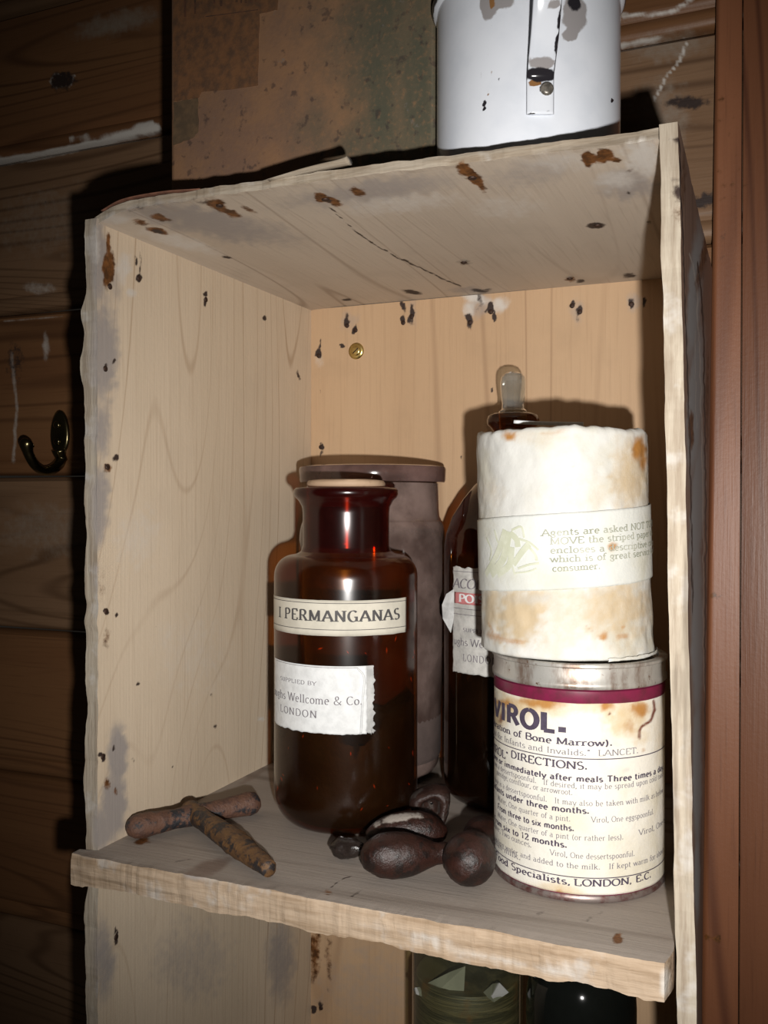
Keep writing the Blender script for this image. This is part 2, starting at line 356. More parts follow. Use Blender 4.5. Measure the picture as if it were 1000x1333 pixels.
def patch(cy, s0, s1, z0, z1, off, nu=60, nv=24, rag=0., seed=1, ragsides='lrtb', skew=0.):
    "sheet of paper stuck to a round surface, torn (ragged) on the named sides"
    U, Vv = np.meshgrid(np.linspace(0, 1, nu+1), np.linspace(0, 1, nv+1), indexing='ij'); S = s0+(s1-s0)*U; Z = z0+(z1-z0)*Vv
    def rg(t, sd): return (fbm(np.stack([t.ravel()*18, np.full(t.size, sd)], -1), seed, 4).reshape(t.shape)-.5)*2*rag
    if 'l' in ragsides: S = S+rg(Vv, 1.5)*(1-U)**3
    if 'r' in ragsides: S = S+rg(Vv, 7.5)*U**3
    if 'b' in ragsides: Z = Z+rg(U, 3.5)*(1-Vv)**3
    if 't' in ragsides: Z = Z+rg(U, 9.5)*Vv**3
    Z = Z+skew*(S-(s0+s1)/2)
    V0 = cy.at(S.ravel(), Z.ravel(), off); V1 = cy.at(S.ravel(), Z.ravel(), off-.00022); N = V0.shape[0]; V = np.concatenate([V0, V1]); F = []
    ix = lambda i, j, k=0: k*N+i*(nv+1)+j
    for i in range(nu):
        for j in range(nv): F += [[ix(i, j), ix(i+1, j), ix(i+1, j+1), ix(i, j+1)], [ix(i, j, 1), ix(i, j+1, 1), ix(i+1, j+1, 1), ix(i+1, j, 1)]]
    for i in range(nu):
        for j in (0, nv): F.append([ix(i, j), ix(i+1, j), ix(i+1, j, 1), ix(i, j, 1)])
    for j in range(nv):
        for i in (0, nu): F.append([ix(i, j), ix(i, j+1), ix(i, j+1, 1), ix(i, j, 1)])
    return V, F
def front(V, c):
    "1 for points on the side of a round thing that faces the room"
    d = np.asarray(V)[:, :2]-np.asarray(c); k = CAM[:2]-np.asarray(c); return (d@k > 0).astype(float)

# ------------------------------------------------------------------ materials of the place
M_LEFT = wood('birch_side', (.65, .53, .395), (.59, .475, .345), (.40, .28, .18), 'z', rings=6, rsc=9, lw=.06, fine=.3, broad=.16, gs=.15, gd=.0)
M_TOP = wood('birch_top', (.55, .465, .375), (.49, .41, .33), (.32, .245, .185), 'y', rings=4, rsc=7, lw=.07, fine=.35, seed=3.)
M_BACK = wood('birch_back', (.54, .365, .22), (.50, .33, .195), (.34, .21, .12), 'z', rings=3, rsc=5, lw=.06, fine=.3, seed=7.)
M_SHELF = wood('shelf_wood', (.36, .31, .27), (.31, .265, .23), (.17, .135, .11), 'x', rings=3, rsc=6, lw=.14, fine=.4, seed=11., over=dict(grey=(.22, .165, .135), dark=(.05, .035, .03)))
M_EDGE = edge_wood('ply_edge', (.41, .355, .28), (.27, .215, .16), 'z')
M_SEDGE = edge_wood('shelf_edge', (.46, .35, .25), (.30, .21, .135), 'x', bumpd=.0012)
M_TEDGE = edge_wood('top_edge', (.42, .36, .285), (.27, .21, .15), 'x')
M_OUT = wood('weathered_side', (.30, .185, .13), (.23, .14, .105), (.10, .06, .045), 'z', rings=3, fine=.5, seed=5., over=dict(grey=(.36, .365, .37)))
M_PLANK = wood('wall_plank', (.24, .14, .078), (.19, .105, .055), (.09, .045, .022), 'x', rings=10, rsc=7, lw=.22, fine=.45, seed=2., over=dict(grey=(.30, .25, .20), rust=(.05, .025, .015)), rough=.5)
M_PLANKR = wood('wall_plank_red', (.22, .105, .045), (.18, .08, .034), (.085, .036, .016), 'x', rings=9, rsc=6, lw=.2, fine=.4, seed=9., over=dict(grey=(.28, .23, .18), rust=(.05, .025, .015)), rough=.45)
M_POST = wood('red_post', (.25, .098, .045), (.20, .075, .033), (.09, .03, .015), 'z', rings=6, rsc=6, lw=.25, fine=.35, seed=4., rough=.45, spec=.4)
M_POST2 = wood('dark_red_board', (.18, .07, .032), (.145, .054, .024), (.065, .022, .011), 'z', rings=6, rsc=6, lw=.25, fine=.35, seed=6., rough=.42, spec=.4)
M_NAIL = plain('rusty_nail', (.06, .032, .022), .6, .5, var=.5, vs_=400)
M_BRASS = plain('brass', (.72, .56, .22), .28, 1., var=.2)
M_DBRASS = plain('tarnished_brass', (.21, .17, .085), .25, 1., col2=(.12, .10, .055))
M_INK = plain('ink', (.075, .07, .07), .7, var=.3, vs_=300)
M_INKB = plain('violet_ink', (.06, .045, .075), .7, var=.3, vs_=500)
M_INKL = plain('faint_ink', (.22, .20, .22), .7, var=.5, vs_=250)

# ================================================================== THE SETTING
H, D, WALL = .4022, .292, .318
wall = root('wall_back', None, None, (0, WALL, 0), kind='structure')
zb = [.93, .757, .5975, .4285, .2486, .0799, -.0801, -.2406, -.41]
PL = dict(pale=[(83, 105, 22, 14, -10, .0)], dark=[(83, 105, 20, 12, -12, .8), (895, 133, 30, 9, 0, .8), (912, 262, 30, 10, -10, .8), (20, 470, 14, 30, 0, .5)],
          grey=[(150, 30, 60, 16, -12, .6), (860, 160, 40, 60, 0, .5), (870, 60, 60, 20, -8, .5), (60, 290, 90, 50, -8, .35), (60, 690, 70, 40, 0, .4)])
PLL = [([(-20, 214), (60, 201), (130, 185), (205, 167)], 4.5, 1.3), ([(90, 180), (150, 172), (200, 158)], 1.6, .8), ([(808, 60), (850, 50), (880, 40)], 2.5, .8), ([(810, 20), (870, 18), (900, 0)], 3, .8),
       ([(893, 55), (888, 75), (868, 100), (852, 130)], 2.2, .85), ([(0, 418), (80, 412)], 1.5, .4), ([(66, 106), (72, 96), (84, 100), (98, 98), (92, 112), (75, 116), (66, 106)], 1.5, .8), ([(15, 460), (22, 530), (18, 600)], 3, .5)]
for i in range(len(zb)-1):
    zt, z_ = zb[i], zb[i+1]
    prof = [(.017, zt), (.006, zt-.0008), (.0045, zt-.002), (.0, zt-.005), (0, (zt+z_)/2+.03), (0, (zt+z_)/2), (0, (zt+z_)/2-.03), (0, z_+.024), (.0016, z_+.0215), (.0035, z_+.019), (.0012, z_+.0165), (0, z_+.012), (.0008, z_+.006), (.004, z_+.003), (.017, z_+.002)]
    # finer rows on the flat face so that stains show
    rows = []
    for a, b in zip(prof[:-1], prof[1:]):
        k = max(1, int(abs(a[1]-b[1])/.0026)) if a[0] == b[0] == 0 else 1
        rows += [(a[0]+(b[0]-a[0])*t/k, a[1]+(b[1]-a[1])*t/k) for t in range(k)]
    rows.append(prof[-1]); xs = np.concatenate([np.linspace(-.95, -.62, 12), np.linspace(-.615, .46, 430), np.linspace(.50, .62, 4)])
    V = np.array([(x, WALL+dy, z) for x in xs for dy, z in rows]); nr = len(rows)
    V[:, 2] += (vnoise(np.stack([V[:, 0]*7, np.full(len(V), i*3.)], -1), 4)-.5)*.002
    F = [[a*nr+j, (a+1)*nr+j, (a+1)*nr+j+1, a*nr+j+1] for a in range(len(xs)-1) for j in range(nr-1)]+[[a*nr, a*nr+nr-1, (a+1)*nr+nr-1, (a+1)*nr] for a in range(len(xs)-1)]
    F += [list(range(nr)), [(len(xs)-1)*nr+j for j in range(nr)]]
    at = dict(pale=np.maximum(lines(V, PLL), blobs(V, [(50, 375, 25, 8, 0, .4), (60, 450, 5, 20, 0, .5)])), dark=blobs(V, PL['dark']), grey=blobs(V, PL['grey']), rust=lines(V, [([(40, 290), (60, 262), (75, 300)], 2, .3)]))
    part('plank', V, F, M_PLANKR if i in (1, 3, 5, 6) else M_PLANK, wall, attrs=at, auto=40)
post = root('trim_1', None, None, (.36, .30, 0), kind='structure')
def board(name, x0t, x0b, x1, y0, bev, seed, mat):
    def fn(u, v, w_):
        z = -.41+1.34*v; k = (.61-z)/.80; xl = x0t+(x0b-x0t)*k; x = xl+(x1-xl)*u
        y = y0+w_*(.0168+.30-y0)+np.where(w_ < .5, bev*(np.clip((.18-u)/.18, 0, 1)**2), 0)
        return np.stack([x, y, z], -1)
    V, F, Mi, _ = slab(fn, 24, 240)
    at = dict(pale=blobs(V, [(905, 350, 30, 30, 0, .0), (973, 68, 4, 7, 0, .7), (975, 1170, 2, 12, 0, .5)]), dark=blobs(V, [(945, 330, 16, 30, 0, .25), (942, 300, 12, 10, 0, .3), (973, 60, 6, 20, 0, .3)]),
              rust=lines(V, [([(918, 1219), (935, 1221), (943, 1226)], 1.2, .9), ([(924, 775), (1000, 772)], 1., .7)]+[([(935, y), (950, y-6), (966, y)], 2., .45) for y in (130, 158, 181, 204, 222, 243, 262)]))
    part(name, V, F, mat, post, attrs=at, mats=[mat], auto=40)
board('moulding', .3578, .3490, .3768, .2995, .004, 1, M_POST); board('jamb_board', .3778, .3778, .62, .3035, .003, 2, M_POST2)

# ================================================================== THE CRATE
crate = root('wooden_crate', 'pale plywood crate with one shelf, hung open side out as a wall cupboard', 'crate', (.18, .15, -.30))
T, ZB = .009, -.30
def rx(y, z):  # outer face of the right-hand panel (it splays out toward its lower front corner)
    k = np.clip((H-z)/H, -.2, 1.6); f = .360+.0092*k; b = .3562-.004*k; return f+(b-f)*np.clip(y/.295, 0, 1)
jag = lambda t, sd, a, fq=60: (fbm(np.stack([np.asarray(t)*fq, np.full(np.shape(t), float(sd))], -1), sd, 4)-.5)*2*a
ZF = [float(onY(106, q, 0)[2]) for q in (408, 478, 700)]
def f_left(u, v, w_):
    y = u*(D+.002); z = ZB+(H-.003-ZB)*v; x = T*(1-w_)
    fr = np.clip(1-u*60, 0, 1); x = x+fr*np.where(w_ > .5, jag(z, 3, .0022, 45)-.0004, 0); x = x-fr*(w_ > .5)*(.0032*np.exp(-((z-ZF[0])/.007)**2)+.0036*np.exp(-((z-ZF[1])/.016)**2)); y = y+fr*(jag(z, 5, .0012, 90)+.0006)
    return np.stack([x, y, z], -1)
V, F, Mi, _ = slab(f_left, 170, 330)
inn = (V[:, 0] > T*.6).astype(float)
at = dict(rust=inn*blobs(V, [(141, 350, 7, 26, 0, 1), (141, 318, 3, 18, 0, .9), (139, 1020, 5, 8, 0, .7), (150, 1030, 3, 6, 0, .7), (141, 608, 6, 6, 0, .8), (138, 830, 6, 14, 0, .5), (133, 760, 6, 22, 0, .4)]),
          dark=inn*np.maximum(blobs(V, [(143, 373, 3, 4), (177, 340, 3.5, 9), (181, 362, 4, 5), (183, 345, 2, 26, 0, .6), (268, 384, 3, 6), (267, 394, 3, 5), (137, 479, 4, 5), (148, 469, 3, 5), (150, 597, 4, 6), (139, 607, 3, 4), (138, 796, 4, 5), (151, 801, 3, 6), (134, 985, 5, 6), (148, 974, 3, 6), (345, 414, 2.5, 5), (389, 487, 3, 9, 0, .8), (181, 890, 3, 5, 0, .8), (172, 991, 5, 3, -20, .6), (201, 818, 5, 2.5, 0, .7), (275, 906, 2.5, 5, -20, .6), (224, 998, 3, 2, 0, .6), (280, 946, 4, 3, 0, .6), (151, 1213, 3, 8, 0, .8), (152, 1225, 3, 6, 0, .8), (155, 895, 2, 2, 0, .5)], .7, .8),
                              lines(V, [([(119, 330), (117, 700), (119, 1090)], 1.2, .25), ([(172, 1006), (205, 985), (262, 960)], .9, .35), ([(228, 770), (232, 780), (226, 784)], .9, .5)])),
          grey=inn*blobs(V, [(126, 340, 16, 60, 0, .9), (150, 370, 10, 30, 0, .5), (134, 460, 20, 70, 0, .9), (132, 560, 14, 40, 0, .8), (128, 660, 14, 60, 5, .9), (122, 760, 6, 40, 0, .8), (153, 985, 13, 42, 0, 1), (148, 1050, 16, 50, 3, 1), (130, 1080, 16, 30, 0, .9), (135, 1250, 15, 60, 0, .7), (250, 1250, 60, 60, 0, .45), (365, 1250, 20, 60, 0, .7)], .25),
          pale=inn*blobs(V, [(160, 350, 12, 22, 0, .6), (123, 320, 7, 30, 0, .6), (178, 700, 40, 50, 0, .35), (171, 382, 8, 6, 0, .7), (250, 850, 60, 70, 0, .3), (340, 936, 6, 3, 0, .7)]))
part('side_panel', V, F, M_LEFT, crate, mats=[M_EDGE], fm=Mi, attrs=at, smooth=False)
def f_right(u, v, w_):
    y = u*.295; z = ZB+(H+.002-ZB)*v; fr = np.clip(1-u*60, 0, 1); y = y+fr*(jag(z, 6, .0008, 90)+.0004)
    x = rx(y, z)-T*w_+fr*np.where(w_ > .5, jag(z, 8, .0007, 50), jag(z, 9, .0005, 50)); z = z-np.clip((v-.985)/.015, 0, 1)*np.clip(u*3, 0, 1)*.004*(fbm(np.stack([u*14, u*0], -1), 5)+.2)
    return np.stack([x, y, z], -1)
V, F, Mi, _ = slab(f_right, 120, 330)
out = (V[:, 0] > rx(V[:, 1], V[:, 2])-T*.5).astype(float)
at = dict(grey=out*np.maximum(blobs(V, [(905, 380, 9, 90, 4, 1), (906, 520, 10, 100, 3, 1), (908, 660, 9, 100, 3, 1), (908, 820, 8, 120, 0, 1), (908, 1000, 6, 100, 0, 1), (908, 1140, 4, 60, 0, .9)], .15), 0),
          pale=out*lines(V, [([(897, 330), (903, 345), (907, 380), (912, 470), (915, 640), (917, 900)], 1.2, .6), ([(905, 430), (907, 560)], .8, .5)]),
          rust=out*blobs(V, [(900, 560, 4, 30, 0, .8), (917, 330, 6, 60, 10, .7), (889, 240, 5, 70, 4, .5), (921, 520, 3, 90, 0, .6)]), dark=out*lines(V, [([(884, 180), (890, 330), (898, 560), (902, 800)], 1.5, .7), ([(908, 340), (916, 420), (919, 700), (918, 1000)], 1.2, .9)]))
nf = 2*120*330; Mi = np.array(Mi); Mi[1:nf:2] = 2  # inside face: the same pale ply
part('side_panel', V, F, M_OUT, crate, mats=[M_EDGE, M_LEFT], fm=Mi, attrs=at, smooth=False)
def bow(x): return np.interp(x, [0, .012, .035, .1, .17, .25, .351], [-.0035, .0005, .0050, .0052, .0045, .0025, .0])
def f_top(u, v, w_):
    y = v*(D+.002); xr = rx(y, y*0+H)-T-.0002; x = .0+u*xr; fr = np.clip(1-v*50, 0, 1)
    z = H-.0065+.0012+w_*.0053+bow(x)*(1-.8*v)+fr*jag(x, 12, .0008, 90); y = y+fr*(jag(x, 13, .0012, 80)+.0005)+np.clip(1-x/.02, 0, 1)*fr*.002
    return np.stack([x, y, z], -1)
V, F, Mi, _ = slab(f_top, 200, 150)
un = np.concatenate([np.ones(len(V)//2), np.zeros(len(V)-len(V)//2)])
at = dict(rust=un*blobs(V, [(282, 267, 17, 7, 28, 1), (300, 277, 14, 5, 20, .9), (325, 273, 14, 4, 25, .6), (606, 222, 12, 8, 45, 1), (622, 237, 16, 6, 50, 1), (768, 207, 12, 9, 0, 1), (788, 203, 14, 8, -10, 1), (800, 206, 8, 5, 20, .8), (418, 257, 11, 6, 25, 1), (434, 264, 12, 5, 30, .9), (465, 249, 11, 6, 25, .8), (208, 283, 14, 4, 12, .9), (204, 301, 15, 4, 12, .9), (183, 290, 12, 4, 10, .7), (742, 363, 8, 4, 0, .7), (130, 278, 10, 4, -30, .8), (820, 222, 10, 5, 0, .4)], .5),
          dark=un*np.maximum(blobs(V, [(776, 294, 13, 3.5, -5), (604, 342, 13, 4, 0, .6), (756, 366, 7, 3, 0, .8), (536, 380, 14, 3, 10, .8), (428, 262, 5, 3, 30, .8), (820, 358, 10, 4, 0, .8), (626, 378, 14, 3, 0, .8), (205, 302, 10, 2.5, 12, .7), (625, 240, 8, 2, 50, .6), (296, 335, 8, 2, 10, .8), (260, 262, 20, 4, 10, .5), (180, 272, 16, 3, -15, .5), (818, 250, 4, 3, 0, .6), (451, 390, 8, 2, 0, .7), (845, 290, 6, 4, 0, .6)]),
                             lines(V, [([(428, 268), (450, 290), (478, 312), (520, 336), (575, 362), (600, 372)], 1.3, .75), ([(700, 205), (800, 225)], 3, .15)])),
          grey=un*blobs(V, [(270, 290, 120, 20, 12, .8), (480, 250, 120, 16, -8, .7), (350, 300, 60, 14, 15, .5), (690, 225, 70, 20, -10, .5), (820, 240, 45, 22, 0, .7), (610, 378, 30, 5, 0, .6)]),
          pale=un*blobs(V, [(835, 205, 26, 26, 0, .8), (800, 235, 30, 14, 0, .6), (520, 265, 90, 14, -5, .5), (660, 270, 60, 20, 0, .4), (235, 315, 60, 9, 15, .6), (150, 285, 24, 8, 0, .6), (730, 210, 60, 16, 0, .45)]))
part('top_panel', V, F, M_TOP, crate, mats=[M_TEDGE], fm=Mi, attrs=at, smooth=False)
def f_back(u, v, w_): return np.stack([T+u*(rx(np.full(u.shape, D), ZB+(H-.008-ZB)*v)-2*T+.0), D+w_*.006, ZB+(H-.0048-ZB)*v], -1)
V, F, Mi, _ = slab(f_back, 210, 330)
fr = (V[:, 1] < D+.003).astype(float)
at = dict(dark=fr*np.maximum(blobs(V, [(525, 417, 4, 9), (536, 409, 5, 14), (525, 400, 3, 12, 0, .8), (452, 421, 4, 7), (463, 428, 4, 6), (452, 412, 3, 6, 0, .6), (415, 460, 4.5, 9), (416, 450, 3, 10, 0, .7), (418, 581, 4, 5), (418, 590, 3, 6, 0, .7), (418, 510, 2, 5, 0, .5), (612, 416, 5, 12), (638, 402, 5, 10), (643, 412, 4, 9), (625, 395, 5, 20, 0, .55), (745, 396, 4, 6), (755, 404, 5, 8), (753, 420, 5, 18, 0, .35), (822, 395, 4, 8), (838, 394, 4, 8), (640, 508, 3, 3), (445, 449, 3, 3), (418, 1310, 5, 8), (408, 1312, 4, 7), (388, 1225, 2.5, 12, 0, .7), (601, 596, 2, 4, 0, .6)], .7, .85),
                             lines(V, [([(500, 468), (480, 520), (470, 590)], .9, .25), ([(640, 508), (640, 545)], .8, .3), ([(403, 400), (404, 600), (405, 960)], 1.2, .3)])),
          pale=fr*blobs(V, [(615, 386, 30, 8, 20, .7), (650, 398, 14, 10, -30, .7), (612, 402, 8, 14, 0, .6), (415, 470, 8, 10, 0, .4)]), grey=fr*blobs(V, [(625, 395, 14, 20, 0, .6), (537, 405, 8, 25, 0, .4), (455, 418, 14, 16, 0, .4), (752, 405, 12, 24, 0, .4), (825, 395, 10, 15, 0, .5), (480, 1290, 80, 60, 0, .35)]),
          rust=fr*blobs(V, [(410, 1240, 8, 40, 0, .7), (428, 1250, 6, 50, 0, .45)]))
part('back_panel', V, F, M_BACK, crate, mats=[M_EDGE], fm=Mi, attrs=at, smooth=False)
SP = .0105  # how far the shelf stands proud of the sides
def f_shelf(u, v, w_):
    y = -SP+v*(D+SP-.0003); over = np.clip((.0045-y)/.004, 0, 1)*(y < -.0005)
    xl = np.where(y < -.0008, -.003, T+.0001); xr = rx(y, y*0)-T-.0012-.003*np.clip(1-v*20, 0, 1)*np.clip((u-.97)/.03, 0, 1); x = xl+u*(xr-xl); fr = np.clip(1-v*34, 0, 1)
    z = -w_*.0185+fr*np.where(w_ > .9, jag(x, 21, .0024, 40)+jag(x, 24, .001, 150), np.where(w_ < .1, jag(x, 22, .0006, 120)-.0006, 0)); y = y+fr*(jag(x, 23, .0012, 90)+jag(x+w_*3, 25, .0004, 200)*(w_ > 0)*(w_ < 1))
    y = y+np.where((w_ < .1), fr*.0012, 0)
    return np.stack([x, y, z], -1)
V, F, Mi, _ = slab(f_shelf, 260, 150, nw=4)
tp = (V[:, 2] > -.003).astype(float)
at = dict(rust=tp*blobs(V, [(185, 1096, 11, 5, -15, .9), (805, 1222, 8, 8, 0, .9), (160, 1088, 10, 2, -35, .5), (427, 1162, 5, 5, 0, .7)]), grey=tp*blobs(V, [(268, 1132, 36, 10, -22, 1), (330, 1010, 25, 4, -30, .6), (300, 1065, 30, 8, -20, .35), (120, 1112, 20, 5, 0, .5)], .2),
          dark=tp*np.maximum(blobs(V, [(770, 1195, 22, 3, -25, .4), (300, 1072, 6, 3, 0, .5), (680, 1175, 10, 4, 0, .35), (460, 1165, 14, 2, -30, .6), (240, 1120, 14, 1.5, -10, .5), (700, 1190, 12, 3, -20, .35)]), lines(V, [([(427, 1158), (445, 1145), (458, 1140)], 1., .7)])),
          pale=np.maximum(tp*blobs(V, [(600, 1170, 60, 20, 0, .2)]), (V[:, 1] < .003)*blobs(V, [(560, 1225, 40, 8, 12, .6), (500, 1205, 50, 6, 12, .4), (640, 1250, 60, 7, 12, .55), (730, 1262, 40, 8, 10, .6), (866, 1280, 10, 18, 0, .7), (300, 1175, 60, 6, 12, .4)])))
part('shelf', V, F, M_SHELF, crate, mats=[M_SEDGE], fm=Mi, attrs=at, smooth=False)
def f_bot(u, v, w_): y = v*D; xr = rx(y, y*0+ZB)-T-.0005; return np.stack([T+.0002+u*(xr-T), y, ZB+.001+w_*.009], -1)
V, F, Mi, _ = slab(f_bot, 20, 20); part('bottom_panel', V, F, M_SHELF, crate, mats=[M_EDGE], fm=Mi, smooth=False)
def disc(p, nrm, r_, h, seg=10):
    n = np.array(nrm, float); s = np.cross(n, (0, 0, 1) if abs(n[2]) < .9 else (1, 0, 0)); s /= np.linalg.norm(s); t = np.cross(n, s); V = []
    for k, (rr, hh) in enumerate(((r_, -.0003), (r_, h*.6), (r_*.6, h))):
        for j in range(seg): a = 2*np.pi*j/seg; V.append(np.array(p)+n*hh+(s*math.cos(a)+t*math.sin(a))*rr)
    F = [[k*seg+j, k*seg+(j+1) % seg, (k+1)*seg+(j+1) % seg, (k+1)*seg+j] for k in range(2) for j in range(seg)]+[[2*seg+j for j in range(seg)]]
    return V, F
def zin(x, y):
    p = onZ(x, y, H-.0065); return onZ(x, y, H-.0065+float(bow(p[0])*(1-.8*p[1]/D)))
nails = [(onY(x, y, D), (0, -1, 0), .0021) for x, y in ((525, 420), (536, 412), (452, 424), (463, 430), (415, 463), (418, 582), (612, 420), (639, 406), (745, 398), (755, 406), (822, 396), (418, 1312))]
nails += [(onX(x, y, T), (1, 0, 0), .002) for x, y in ((143, 373), (181, 362), (268, 390), (137, 480), (140, 608), (138, 796), (134, 985), (151, 1220))]
nails += [(zin(x, y), (0, 0, -1), .0024) for x, y in ((778, 294), (604, 342), (742, 363), (424, 260), (286, 268), (615, 232))]
for p, n, r_ in nails:
    V, F = disc(p, n, r_, .0007); part('nail', V, F, M_NAIL, crate)
p = onY(464, 457, D); mb = MB(); V, F = disc(p, (0, -1, 0), .0074, .0010, 24); cup = part('screw_cup', V, F, M_BRASS, crate, label='brass screw cup')
V, F = disc(p+[0, -.0008, 0], (0, -1, 0), .0045, .0014, 20); part('screw', V, F, M_BRASS, cup)
V, F = sweep([p+[-.0026, -.0021, -.0022], p+[.0026, -.0021, .0022]], .00055, 6); part('slot', V, F, M_NAIL, cup)
# loose flap of bark-brown paper along the top edge and a raised splinter
V, F = sweep(spline([(.012, .004, H+.0015), (.03, .003, H+.0062), (.06, .002, H+.0066), (.085, .004, H+.0056)], 30), [(.0035, .0007)]*31, 8, flat=(0, 1, 0)); part('paper_flap', V, F, plain('brown_paper', (.20, .085, .05), .85, var=.5, vs_=120), crate)
sp = [onY(x, y, .001) for x, y in ((352, 236), (400, 222), (440, 213), (455, 209))]
V, F = sweep(spline(sp, 14), [(.0006+.0018*i/14, .004) for i in range(15)], 8, flat=(0, 0, 1)); part('splinter', V, F, M_TEDGE, crate)

# ================================================================== COAT HOOK ON THE WALL
hx = onY(79, 570, WALL); hook = root('coat_hook', 'tarnished brass coat hook screwed to the dark plank wall', 'hook', hx)
def plate(c, w2, h2, d):
    V = []; F = []; seg = 28
    for k, (s, dy) in enumerate(((1, 0), (1, -d*.5), (.85, -d*.85), (.5, -d), (.01, -d*1.05))):
        for j in range(seg):
            a = 2*np.pi*j/seg; V.append((c[0]+w2*s*math.cos(a), c[1]+dy, c[2]+h2*s*math.sin(a)*(1+.12*math.sin(a))))
    for k in range(4): F += [[k*seg+j, k*seg+(j+1) % seg, (k+1)*seg+(j+1) % seg, (k+1)*seg+j] for j in range(seg)]
    F.append(list(range(seg))); return V, F
V, F = plate(hx+[0, 0, .003], .0125, .024, .004); part('back_plate', V, F, M_DBRASS, hook)
for dz in (.0135, -.004):
    V, F = disc(hx+[-.001, -.0042, dz], (0, -1, 0), .0042, .0022, 14); part('screw', V, F, M_DBRASS, hook)
xc = hx[0]
pts = [hx+[0, -.002, -.012]]+[onX(x, y, xc+dx) for x, y, dx in ((80, 598, 0), (71, 609, 0), (58, 613, 0), (46, 606, 0), (38, 592, 0), (35, 580, 0), (37, 576, 0))]
P_ = spline(pts, 48); rr = np.interp(np.linspace(0, 1, 49), [0, .15, .45, .75, .9, .97, 1], [.0085, .0066, .0048, .0052, .0076, .0068, .002])
V, F = sweep(P_, rr, 16, flat=(1, 0, 0)); part('arm', V, F, M_DBRASS, hook)

# ================================================================== RUSTY TIN ON TOP
def tin_mat():
    b = Nd('rusted_tin'); raw = b.coord(); st = b.coord((1, 1, .25))
    n1 = b.noise(raw, 26, 6, .65); n2 = b.noise(st, 60, 5, .6); n3 = b.noise(raw, 300, 4, .7)
    px = b.n('SeparateXYZ', {0: raw}).outputs[0]
    g_ = b.math('ADD', b.math('MULTIPLY', px, 7.), b.math('MULTIPLY', b.math('SUBTRACT', n1, .5), 1.1)); f = b.ramp(g_, -.15, .55)
    c = b.mix(f, b.mix(b.ramp(n1, .35, .65), (.36, .20, .11), (.28, .165, .11)), b.mix(b.ramp(n2, .35, .7), (.115, .112, .078), (.18, .14, .09)))
    c = b.mix(b.math('MULTIPLY', b.ramp(n3, .5, .75), .55), c, (.35, .19, .095)); c = b.mix(b.math('MULTIPLY', b.ramp(b.noise(raw, 140, 4), .58, .7), .6), c, (.06, .045, .045))
    c = b.mix(b.math('MULTIPLY', b.ramp(b.noise(raw, 90, 5, .7), .66, .74), .5), c, (.26, .23, .21))
    return b.done(b.bsdf(c, b.math('MULTIPLY_ADD', n3, .3, .33), b.bump(b.math('ADD', n3, n1), .35, .0006), metal=.15, spec=.4))
TY = .075; tx0, tx1 = .0096, .2078; tz0, tz1, td = H+.0061, .68, .125
tin = root('rusty_tin', 'large rust-brown rectangular tin with scraps of old label on the crate top', 'tin', ((tx0+tx1)/2, TY+td/2, tz0))
def rrect(x0, x1, y0, y1, r_, n=5):
    out_ = []
    for cx, cy, a0 in ((x1-r_, y1-r_, 0), (x0+r_, y1-r_, 90), (x0+r_, y0+r_, 180), (x1-r_, y0+r_, 270)):
        out_ += [(cx+r_*math.cos(math.radians(a0+90*i/n)), cy+r_*math.sin(math.radians(a0+90*i/n))) for i in range(n+1)]
    return out_
def prism(rings):
    V = []; F = []; n = len(rings[0][0])
    for ring, z in rings: V += [(x, y, z) for x, y in ring]
    for k in range(len(rings)-1): F += [[k*n+j, k*n+(j+1) % n, (k+1)*n+(j+1) % n, (k+1)*n+j] for j in range(n)]
    F += [list(range(n))[::-1], [(len(rings)-1)*n+j for j in range(n)]]; return np.array(V), F
M_TIN = tin_mat()
R_ = lambda e, r_=.005: rrect(tx0-e, tx1+e, TY-e, TY+td+e, r_)
V, F = prism([(R_(0), tz0), (R_(.0006), tz0+.001), (R_(.0006), tz0+.003), (R_(0), tz0+.004), (R_(0), tz1-.03), (R_(-.001), tz1-.029)]); part('body', V, F, M_TIN, tin, auto=35)
V, F = prism([(R_(.0018, .006), tz1-.03), (R_(.0018, .006), tz1-.004), (R_(.0005, .006), tz1-.001), (R_(-.004, .004), tz1)]); part('lid', V, F, M_TIN, tin, auto=35)
def flatpoly(pts, Y, th, nsub=6, rag=.0005, seed=1):
    P_ = []
    for a, b in zip(pts, pts[1:]+pts[:1]):
        for t in range(nsub): P_.append([a[0]+(b[0]-a[0])*t/nsub, a[1]+(b[1]-a[1])*t/nsub])
    W_ = np.array([onY(x, y, Y) for x, y in P_]); W_[:, [0, 2]] += (rng.random((len(W_), 2))-.5)*2*rag
    n = len(W_); V = np.concatenate([W_-[0, th, 0], W_]); F = [list(range(n)), list(range(n, 2*n))[::-1]]+[[j, (j+1) % n, n+(j+1) % n, n+j] for j in range(n)]
    return V, F
M_SCRAP = plain('brown_label', (.19, .085, .034), .75, col2=(.10, .052, .028), vs_=140, bump=.5); M_SCRAPD = plain('dark_label', (.085, .055, .03), .8, col2=(.14, .085, .042), vs_=110, bump=.5)
V, F = flatpoly([(226, -40), (362, -62), (362, 13), (338, 17), (336, 112), (262, 120), (258, 128), (226, 132)], TY-.0001, .0004); lab1 = part('label_scrap', V, F, M_SCRAP, tin, smooth=False, label='torn brown paper label')
V, F = flatpoly([(227, 133), (258, 128), (259, 170), (252, 179), (226, 190)], TY-.0001, .0004); part('label_scrap', V, F, M_SCRAPD, tin, smooth=False, label='small dark label scrap')
mb = MB()
